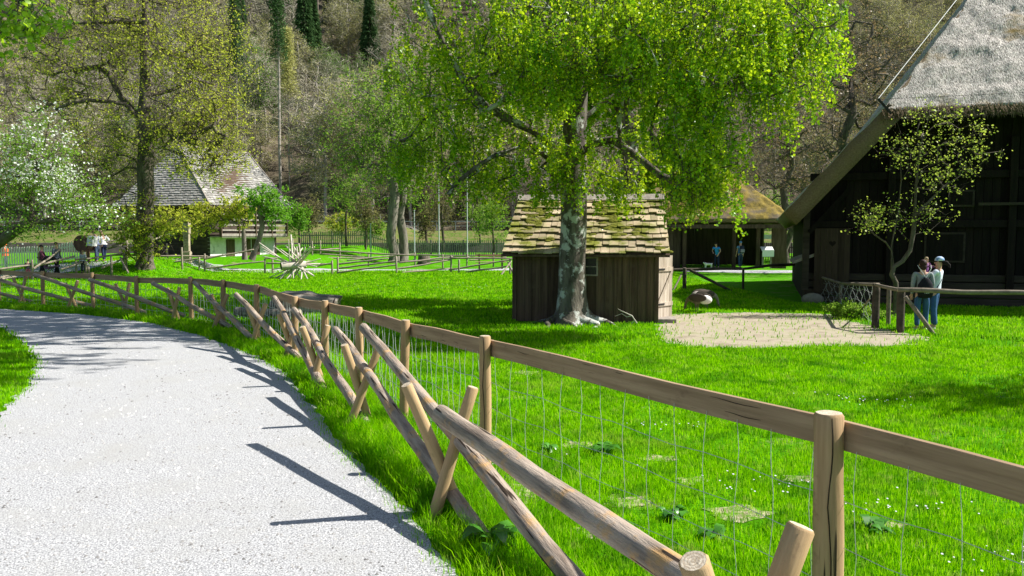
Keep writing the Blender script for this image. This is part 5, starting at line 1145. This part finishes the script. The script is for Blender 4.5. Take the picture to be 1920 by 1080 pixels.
# drum lectern with white panel, left
g = gp(162, 42.2); dr_ = empty('barrel_display', tuple(g), 0, 'round-fronted brown barrel-shaped display with white panel beside the two adults', 'display')
BRN = mat('brown_barrel_wood', (.07, .035, .022), (.13, .07, .045), 6, .7, stretch=(1, 1, .2))
mb = MB(); mb.tube([(-.12, -.35, 1.02), (.02, .45, 1.02)], [.44, .44], 24); mb.build('drum', BRN, dr_, smooth=True)
mb = MB(); mb.box((.40, -.2, 1.15), (.30, .5, .5), ry=R(8)); mb.build('panel', WBM, dr_)
for sx, sy in ((-.2, -.2), (.2, -.2), (-.1, .3), (.3, .3)): mb = MB(); mb.box((sx, sy, .3), (.08, .08, .7)); mb.build('leg', BRN, dr_)
# wayside stone pillar
PSD = 45.5; g = at(351, 478, PSD); pz = Hs(g.x, PSD); pr = empty('stone_pillar', (g.x, PSD, pz), 0, 'slim carved sandstone wayside pillar with moss on its rounded top', 'monument')
SST = mat('sandstone', (.26, .215, .15), (.42, .36, .26), 5, .95, .02); top = at(350, 410, PSD).z-pz
mb = MB(); mb.box((0, 0, .3), (.42, .36, .6)); mb.box((0, 0, .62), (.36, .32, .05)); mb.box((0, 0, .64+(top*.66-.64)/2), (.30, .26, top*.66-.64)); mb.box((0, 0, top*.66+.03), (.38, .33, .07)); mb.build('shaft', SST, pr, bevel=.012)
mb = MB(); mb.box((0, 0, top*.81), (.36, .32, top*.25)); mb.build('head', SST, pr, bevel=.02)
mb = MB(); mb.ell((0, 0, top*.935), (.25, .22, .15), 14); mb.build('moss_cap', MOSS, pr, smooth=True)
mb = MB()
for (x, z, w_, h_) in ((0, .50, .17, .018), (0, .62, .17, .018), (-.078, .56, .018, .12), (.078, .56, .018, .12), (0, .56, .05, .05), (0, .44, .12, .018), (.03, .40, .018, .07), (-.04, .38, .018, .08)): mb.box((x, -.133, z*top), (w_, .012, h_*top*.6 if h_ > .03 else h_))
mb.build('carving', DARKW, pr)
# ------------------------------------------------------------------ people and animals
def skin_obj(name, V, E, Rd, m, parent=None, sub=1, root=0, loc=None):
    me = bpy.data.meshes.new(name); me.from_pydata([tuple(v) for v in V], E, []); me.materials.append(m)
    o = bpy.data.objects.new(name, me); link(o, parent)
    md = o.modifiers.new('skin', 'SKIN'); md.use_smooth_shade = True; md.branch_smoothing = .3
    sv = me.skin_vertices[0].data
    for i, r in enumerate(Rd): sv[i].radius = (r, r) if not hasattr(r, '__len__') else r
    for i in range(len(sv)): sv[i].use_root = (i == root)
    if sub: s = o.modifiers.new('sub', 'SUBSURF'); s.levels = sub; s.render_levels = sub
    if loc is not None: o.location = loc
    return o
SKINM = mat('skin', (.52, .30, .21), (.60, .37, .27), 8, .6, spec=.3)
def cloth(name, c, c2=None): return mat(name, c, c2 or tuple(x*1.35 for x in c), 9, .9, .004)
def limbs_pts(h, arms, step=.0, bend=0, lean=0, spread=.055, legs=None):
    """local frame: +Y is forward; returns joints"""
    J = {}; ly = lambda z: lean*max(0, z-.52)
    J['pel'] = (0, 0, .52); J['wai'] = (0, ly(.6), .60); J['che'] = (0, ly(.73), .73); J['nek'] = (0, ly(.82)+.0, .825); J['hb'] = (0, ly(.87)+.01+bend*.2, .875); J['ht'] = (0, ly(.93)+.01+bend*.5, .955)
    for s, n in ((-1, 'l'), (1, 'r')):
        st = step*s; J['hip'+n] = (s*spread, 0, .50); J['kn'+n] = (s*(spread+.005), st*.45+.01, .27); J['an'+n] = (s*(spread+.01), st, .045); J['to'+n] = (s*(spread+.02), st+.11, .018)
        J['sh'+n] = (s*.105, ly(.8), .80)
        e, w_ = arms[n]; J['el'+n] = e; J['wr'+n] = w_
    return {k: Vector(v)*h for k, v in J.items()}
def person(label, loc, rz, h, arms=None, top=(.5, .5, .5), legs=(.06, .09, .16), hair=(.03, .02, .015), shoes=(.06, .05, .05), step=0, bend=0, lean=0, long_hair=False, sleeves=True, hairlen=0, fingers=False, cap=None, group=None, skirt=None, stripes=None, sub=1, wide=1):
    if arms is None: arms = {'l': ((-.13, .0, .63), (-.13, .06, .48)), 'r': ((.13, .0, .63), (.13, .06, .48))}
    root = empty('person', loc, rz, label, 'person', group); J = limbs_pts(h, arms, step, bend, lean); r = lambda x: x*h
    names = ['pel', 'wai', 'che', 'nek', 'hb', 'ht', 'hipl', 'knl', 'anl', 'tol', 'hipr', 'knr', 'anr', 'tor', 'shl', 'ell', 'wrl', 'shr', 'elr', 'wrr']
    idx = {n: i for i, n in enumerate(names)}; V = [J[n] for n in names]
    rad_ = dict(pel=(r(.075), r(.06)), wai=(r(.066), r(.052)), che=(r(.078), r(.058)), nek=r(.030), hb=(r(.040), r(.046)), ht=(r(.040), r(.046)), hipl=r(.045), knl=r(.030), anl=r(.020), tol=r(.016), shl=r(.030), ell=r(.022), wrl=r(.015)); rad_.update({k[:-1]+'r': v for k, v in list(rad_.items()) if k.endswith('l') and k != 'pel'})
    Rd = [rad_[n] for n in names]
    E = [('pel', 'wai'), ('wai', 'che'), ('che', 'nek'), ('nek', 'hb'), ('hb', 'ht'), ('pel', 'hipl'), ('hipl', 'knl'), ('knl', 'anl'), ('anl', 'tol'), ('pel', 'hipr'), ('hipr', 'knr'), ('knr', 'anr'), ('anr', 'tor'), ('che', 'shl'), ('shl', 'ell'), ('ell', 'wrl'), ('che', 'shr'), ('shr', 'elr'), ('elr', 'wrr')]
    E = [(idx[a], idx[b]) for a, b in E]
    # nose
    # nose tip in front of the head
    for n, s in (('l', -1), ('r', 1)):
        w_ = J['wr'+n]; d = (w_-J['el'+n]).normalized(); sd = d.cross(Vector((0, 1, 0)) if abs(d.y) < .8 else Vector((0, 0, 1))).normalized()
        p = w_+d*r(.035); V.append(p); Rd.append((r(.021), r(.012))); pi = len(V)-1; E.append((idx['wr'+n], pi))
        fl = (.040, .047, .044, .034)
        for k in range(4):
            o = sd*(k-1.5)*r(.0105); a = p+o+d*r(.018); b = a+d*r(fl[k]*.5)+Vector((0, 0, -r(.002))); c = b+(d*.8+sd*0+Vector((0, .35, 0))*.5).normalized()*r(fl[k]*.45)
            V += [a, b, c]; Rd += [r(.0055), r(.0052), r(.0045)]; i0 = len(V)-3; E += [(pi, i0), (i0, i0+1), (i0+1, i0+2)]
        a = w_+d*r(.018)+sd*r(.020)*(-1); b = a-sd*r(.014)+d*r(.018); V += [a, b]; Rd += [r(.007), r(.0055)]; i0 = len(V)-2; E += [(idx['wr'+n], i0), (i0, i0+1)]
    skin_obj('body', V, E, Rd, SKINM, root, sub)
    # trousers
    g = lambda ns, grow: ([J[n] for n in ns], [tuple(x+grow for x in rad_[n]) if hasattr(rad_[n], '__len__') else rad_[n]+grow for n in ns])
    gw = r(.009)
    ns = ['pel', 'hipl', 'knl', 'anl', 'hipr', 'knr', 'anr', 'wai']; v, q = g(ns, gw); v[3] = v[3]+Vector((0, 0, r(.012))); v[6] = v[6]+Vector((0, 0, r(.012))); q[3] = r(.034); q[6] = r(.034); q[2] = r(.041); q[5] = r(.041); q[1] = r(.056); q[4] = r(.056)
    v[7] = v[0].lerp(v[7], .6)
    skin_obj('trousers', v, [(0, 1), (1, 2), (2, 3), (0, 4), (4, 5), (5, 6), (0, 7)], q, cloth('trouser_cloth', legs), root, sub)
    # top
    ns = ['wai', 'che', 'nek', 'shl', 'ell', 'wrl', 'shr', 'elr', 'wrr', 'pel']; v, q = g(ns, r(.012)); v[2] = v[1].lerp(v[2], .72); q[2] = r(.038); q[5] = r(.022); q[8] = r(.022); q[4] = r(.031); q[7] = r(.031); q[3] = r(.040); q[6] = r(.040)
    v[9] = v[9]+Vector((0, 0, r(.01))); q[0] = (r(.083*wide), r(.066)); q[1] = (r(.090*wide), r(.070)); q[9] = (r(.088*wide), r(.072))
    if sleeves: e_ = [(0, 1), (1, 2), (1, 3), (3, 4), (4, 5), (1, 6), (6, 7), (7, 8), (0, 9)]
    else: v[4] = v[3].lerp(v[4], .55); v[7] = v[6].lerp(v[7], .55); v[5] = v[9]; v = v[:5]+v[6:8]+[v[9]]; q = q[:5]+q[6:8]+[q[9]]; e_ = [(0, 1), (1, 2), (1, 3), (3, 4), (1, 5), (5, 6), (0, 7)]
    tm = cloth('top_cloth', top) if stripes is None else stripes
    skin_obj('jacket' if sleeves else 'shirt', v, e_, q, tm, root, sub)
    if skirt:
        mb = MB(); mb.lathe([(r(.17), r(.28)), (r(.15), r(.38)), (r(.10), r(.52)), (r(.088), r(.58))], 18); mb.build('skirt', cloth('skirt_cloth', skirt), root, smooth=True)
    for n in 'lr':
        mb = MB(); a = J['an'+n]; b = J['to'+n]; mb.ell(((a.x+b.x)/2, (a.y+b.y)/2+r(.0), r(.018)), (r(.027), r(.072), r(.022)), 12); mb.build('shoe', cloth('shoe_leather', shoes), root, smooth=True)
    hc = J['hb'].lerp(J['ht'], .62); hm = mat('hair', hair, tuple(x*1.8 for x in hair), 30, .6, .01)
    mb = MB(); mb.ell(hc+Vector((0, -r(.012), r(.010))), (r(.050), r(.054), r(.056)), 14, zmin=-.35)
    if hairlen: mb.ell(hc+Vector((0, -r(.022), -r(.03+hairlen*.4))), (r(.046), r(.038), r(.04+hairlen)), 12)
    mb.build('hair', hm if cap is None else cloth('cap_cloth', cap), root, smooth=True)
    mb = MB(); mb.ell(hc+Vector((0, r(.050), -r(.022))), (r(.008), r(.012), r(.012)), 8)
    for s in (-1, 1): mb.ell(hc+Vector((s*r(.047), 0, -r(.012))), (r(.006), r(.011), r(.016)), 8)
    mb.build('ear_and_nose', SKINM, root, smooth=True)
    mb = MB()
    for s in (-1, 1): mb.ell(hc+Vector((s*r(.019), r(.046), -r(.006))), (r(.006), r(.004), r(.004)), 8)
    mb.build('eye', CRACK, root, smooth=True)
    return root, J, h
def loc_(px, D): g = gp(px, D); return (g.x, g.y, g.z)
JEANS = (.035, .085, .19)
# woman with drawstring bag, seen from behind
wr, J, h = person('woman seen from behind in grey long-sleeved top and jeans with a black drawstring bag', loc_(1733, 17.75), R(-12), 1.60, top=(.20, .22, .225), legs=JEANS, hair=(.028, .012, .010), shoes=(.55, .53, .5), step=.035,
    arms={'l': ((-.125, -.01, .645), (-.12, .05, .50)), 'r': ((.125, -.02, .645), (.11, .06, .51))}, sub=2, hairlen=.015)
bag = empty('drawstring_bag', (0, 0, 0)); bag.location = Matrix.Translation(wr.location) @ Matrix.Rotation(R(-12), 4, 'Z') @ Vector((0.02, -.155, .94)); bag.scale = (1.12, 1.1, 1.12); bag.rotation_euler = (0, 0, R(-12)); tag(bag, 'black drawstring bag with white lettering on the back of the woman in grey', 'bag')
BLK = cloth('black_nylon', (.012, .012, .016)); mb = MB(); mb.lathe([(.02, -.19), (.13, -.17), (.155, -.05), (.14, .08), (.07, .19), (.02, .23)], 18)
mb.v = [(x, y*.42, z) for x, y, z in mb.v]; mb.build('sack', BLK, bag, smooth=True)
CORD = mat('pale_cord', (.6, .6, .58)); 
for s in (-1, 1):
    mb = MB(); mb.tube([(0, -.01, .22), (s*.05, .015, .30), (s*.105, .05, .40), (s*.12, .13, .455)], .007, 6); mb.build('cord', CORD, bag)
for txt, z, sz in (('CIVITA', -.045, .052), ('CAMP', -.092, .034)):
    cu = bpy.data.curves.new('lettering', 'FONT'); cu.body = txt; cu.size = sz; cu.align_x = 'CENTER'; cu.extrude = .001; cu.materials.append(mat('white_print', (.7, .7, .7)))
    t0_ = bpy.data.objects.new('tmp', cu); me_ = bpy.data.meshes.new_from_object(t0_); me_.name = 'lettering'; bpy.data.objects.remove(t0_); to = bpy.data.objects.new('lettering', me_); link(to, bag); to.location = (.01, -.0705, z); to.rotation_euler = (R(90), 0, 0)
# woman with headscarf carrying a child
w2, J2, h2 = person('woman in white top and jeans with blue and white headscarf holding a small child', loc_(1757, 17.95), R(48), 1.66, top=(.50, .54, .62), legs=JEANS, hair=(.02, .014, .012), shoes=(.6, .58, .56), step=.03, lean=-.12,
    arms={'l': ((-.135, .06, .655), (-.03, .16, .66)), 'r': ((.14, .02, .66), (.06, .18, .68))}, sub=2)
hc = J2['hb'].lerp(J2['ht'], .62); SCF = mat('blue_white_headscarf', (.10, .22, .50), (.65, .75, .85), 14, .9, .003); mb = MB(); mb.ell(hc+Vector((0, -.01, .028)), (.092, .10, .085), 16, zmin=-.2); mb.build('headscarf', SCF, w2, smooth=True)
mb = MB(); mb.ell(hc+Vector((0, -.13, -.03)), (.045, .07, .05), 10); mb.tube([hc+Vector((0, -.15, -.03)), hc+Vector((0, -.21, -.08)), hc+Vector((0, -.22, -.14))], [.035, .03, .015], 8); mb.build('ponytail', mat('black_hair', (.012, .009, .008)), w2, smooth=True)
mb = MB(); mb.tube([(.12, .06, 1.36), (.06, -.10, 1.30), (-.02, -.125, 1.12), (-.12, -.07, .95)], .012, 6); mb.build('bag_strap', BLK, w2)
mat2 = Matrix.Translation(w2.location) @ Matrix.Rotation(R(48), 4, 'Z'); cp = mat2 @ Vector((-.04, .19, .84))
ch, Jc, hcx = person('small fair-haired child in purple top held on the arm by the woman with headscarf', tuple(cp), R(205), .80, top=(.17, .07, .20), legs=(.10, .11, .14), hair=(.26, .19, .11), shoes=(.3, .3, .32), step=.0,
    arms={'l': ((-.14, .05, .70), (-.10, .20, .72)), 'r': ((.14, .05, .70), (.08, .20, .74))}, sub=2, wide=1.15)
# cabin visitors
person('person in bright blue shirt stooping with a lead under the cabin roof', loc_(1345, 50.2), R(150), 1.62, top=(.03, .24, .60), legs=(.02, .03, .06), hair=(.03, .02, .015), sleeves=False, lean=.35, bend=.1, arms={'l': ((-.17, .12, .66), (-.10, .22, .52)), 'r': ((.17, .05, .66), (.10, .20, .60))})
p_, J_, h_ = person('person with dark backpack and blue t-shirt walking towards the cabin', loc_(1389, 50.0), R(8), 1.72, top=(.12, .25, .44), legs=(.03, .05, .11), hair=(.05, .035, .02), cap=(.10, .22, .45), sleeves=False, step=.09)
bp_ = empty('backpack', tuple(Vector(p_.location)+Vector((.03, -.21, 1.18))), R(8), 'dark backpack with pale patch worn by the visitor at the cabin', 'backpack'); mb = MB(); mb.box((0, 0, 0), (.32, .18, .46), taper=.8); mb.build('sack', cloth('navy_nylon', (.02, .025, .05)), bp_, bevel=.04); mb = MB(); mb.box((0, -.10, -.09), (.26, .07, .2)); mb.build('pocket', cloth('grey_nylon', (.20, .2, .24)), bp_, bevel=.02)
# left group
wa, _, _ = person('woman in dark and pink jacket pushing a pushchair along the left path', loc_(76, 38.3), R(-70), 1.62, top=(.16, .05, .09), legs=(.02, .022, .035), hair=(.015, .01, .01), step=.08, arms={'l': ((-.14, .06, .66), (-.09, .17, .58)), 'r': ((.14, .06, .66), (.09, .17, .58))})
person('man in grey-blue jacket and dark trousers walking on the left path', loc_(104, 38.6), R(-100), 1.72, top=(.085, .10, .13), legs=(.014, .015, .02), hair=(.045, .03, .02), step=.13, wide=1.12)
person('toddler with pink trousers and dark jacket by the pale picket fence', loc_(50, 37.4), R(20), .98, top=(.03, .025, .04), legs=(.50, .09, .20), hair=(.03, .02, .015), step=.03)
person('fair-haired child in dark waistcoat and white shirt leaning at the ramp railing', loc_(154, 39.6), R(170), 1.15, top=(.35, .37, .42), legs=(.03, .03, .05), hair=(.24, .15, .07))
STR = mat('blue_check_cloth', (.10, .13, .22), (.30, .34, .45), 18, .9)
person('adult in blue checked shirt and jeans reading the barrel display', loc_(181, 42.4), R(80), 1.72, top=(.12, .15, .25), stripes=STR, legs=(.07, .10, .17), hair=(.16, .10, .06), bend=.14, step=.04, lean=.12, arms={'l': ((-.12, .06, .65), (-.08, .16, .62)), 'r': ((.12, .06, .65), (.08, .16, .60))})
person('adult in white patterned shirt and navy skirt-like trousers beside the log ramp rail', loc_(194, 42.7), R(60), 1.70, top=(.62, .63, .64), legs=(.02, .03, .07), hair=(.20, .15, .10), bend=.16, lean=.18, step=.09, arms={'l': ((-.14, .03, .67), (-.09, .15, .62)), 'r': ((.17, -.02, .68), (.10, .10, .60))})
person('person in orange cap and orange top behind the pale picket fence', loc_(9, 48.5), R(90), 1.66, top=(.62, .10, .03), legs=(.05, .06, .09), hair=(.03, .02, .01), cap=(.65, .16, .03))
# pushchair
ps = empty('pushchair', loc_(92, 38.1), R(-75), 'dark pushchair with purple seat cloth on the left path', 'pushchair')
mb = MB(); mb.box((0, .1, .55), (.42, .55, .10), rx=R(12)); mb.box((0, -.15, .72), (.42, .08, .42), rx=R(-20)); mb.build('seat', cloth('purple_cloth', (.09, .05, .11)), ps, bevel=.02)
mb = MB(); mb.ell((0, -.02, .88), (.24, .30, .22), 14, zmin=0); mb.build('hood', BLK, ps, smooth=True)
mb = MB(); [mb.tube([(s*.2, -.5, 1.02), (s*.2, -.2, .8), (s*.2, .35, .16)], .014, 6) for s in (-1, 1)]; [mb.tube([(s*.2, .1, .55), (s*.2, -.3, .16)], .014, 6) for s in (-1, 1)]; mb.tube([(-.2, -.5, 1.02), (.2, -.5, 1.02)], .018, 8); mb.build('frame', IRON, ps)
for x, y in ((-.24, .36), (.24, .36), (-.24, -.32), (.24, -.32)): mb = MB(); mb.tube([(x-.02, y, .13), (x+.02, y, .13)], .13, 16); mb.build('wheel', BLK, ps, smooth=True)
# geese
def goose(label, loc, rz, body=(.16, .125, .095), rear=(.62, .60, .56), s=1.0, graze=True):
    r = empty('goose', loc, rz, label, 'goose', None); V = [(0, -.36, .37), (0, -.20, .36), (0, .0, .35), (0, .17, .36), (0, .27, .34), (0, .33, .24), (0, .35, .14), (0, .39, .07)]; Rd = [(.05, .03), (.15, .13), (.19, .18), (.14, .13), (.065, .065), (.036, .036), (.038, .038), (.022, .018)]
    V = [Vector(v)*s for v in V]; E = [(i, i+1) for i in range(7)]; Rd = [(a*s, b*s) for a, b in Rd]
    for sx in (-1, 1):
        i = len(V); V += [Vector((sx*.06, .03, .24))*s, Vector((sx*.065, .02, .12))*s, Vector((sx*.065, .04, .01))*s, Vector((sx*.065, .10, .008))*s]; Rd += [(.035*s, .035*s), (.012*s, .012*s), (.012*s, .012*s), (.022*s, .008*s)]; E += [(2, i), (i, i+1), (i+1, i+2), (i+2, i+3)]
    GM = mat('goose_plumage', body, tuple(x*1.7 for x in body), 16, .9, .005, c3=(.40, .36, .31), s3=9, t3=.66)
    skin_obj('body', V, E, Rd, GM, r, 2, root=2)
    mb = MB(); mb.ell(Vector((0, -.20, .345))*s, (.145*s, .19*s, .12*s), 14); mb.build('rear_plumage', cloth('white_down', rear), r, smooth=True)
    for sx in (-1, 1): mb = MB(); mb.ell(Vector((sx*.155, -.06, .40))*s, (.05*s, .26*s, .11*s), 12); mb.build('wing', cloth('wing_feathers', (.07, .055, .045)), r, smooth=True)
    mb = MB(); mb.tube([Vector((0, .385, .08))*s, Vector((0, .42, .035))*s], [.018*s, .008*s], 8); mb.build('beak', cloth('orange_beak', (.45, .18, .05)), r, smooth=True)
g = gnd(1308, 586); goose('nearer brown goose grazing to the left with white belly feathers showing', (g.x, g.y, 0), R(52), s=1.05)
g = gnd(1322, 580); goose('farther grey-brown goose grazing to the right behind the other', (g.x+.05, g.y+.2, 0), R(-82), body=(.20, .17, .14), rear=(.3, .27, .24), s=1.1)
# little white dog on the lead
g = gp(1329, 49.6); dg = empty('dog', tuple(g), R(100), 'small white dog on a lead in front of the cabin', 'dog'); V = [(0, -.20, .26), (0, 0, .27), (0, .18, .28), (0, .26, .36), (0, .36, .37), (0, -.28, .34)]; E = [(0, 1), (1, 2), (2, 3), (3, 4), (0, 5)]; Rd = [.08, .085, .09, .06, .045, .015]
for x, y, i0 in ((-.06, .18, 2), (.06, .18, 2), (-.06, -.18, 0), (.06, -.18, 0)):
    i = len(V); V += [(x, y, .18), (x, y-(.03 if y < 0 else -.01), .09), (x, y+.01, .015)]; Rd += [.04, .022, .022]; E += [(i0, i), (i, i+1), (i+1, i+2)]
skin_obj('body', [Vector(v) for v in V], E, Rd, cloth('white_fur', (.6, .58, .54)), dg, 1, root=1)
mb = MB(); [mb.ell((s*.045, .27, .42), (.015, .02, .035), 8) for s in (-1, 1)]; mb.ell((0, .405, .375), (.012, .012, .012), 8); mb.build('ears_and_nose', CRACK, dg, smooth=True)
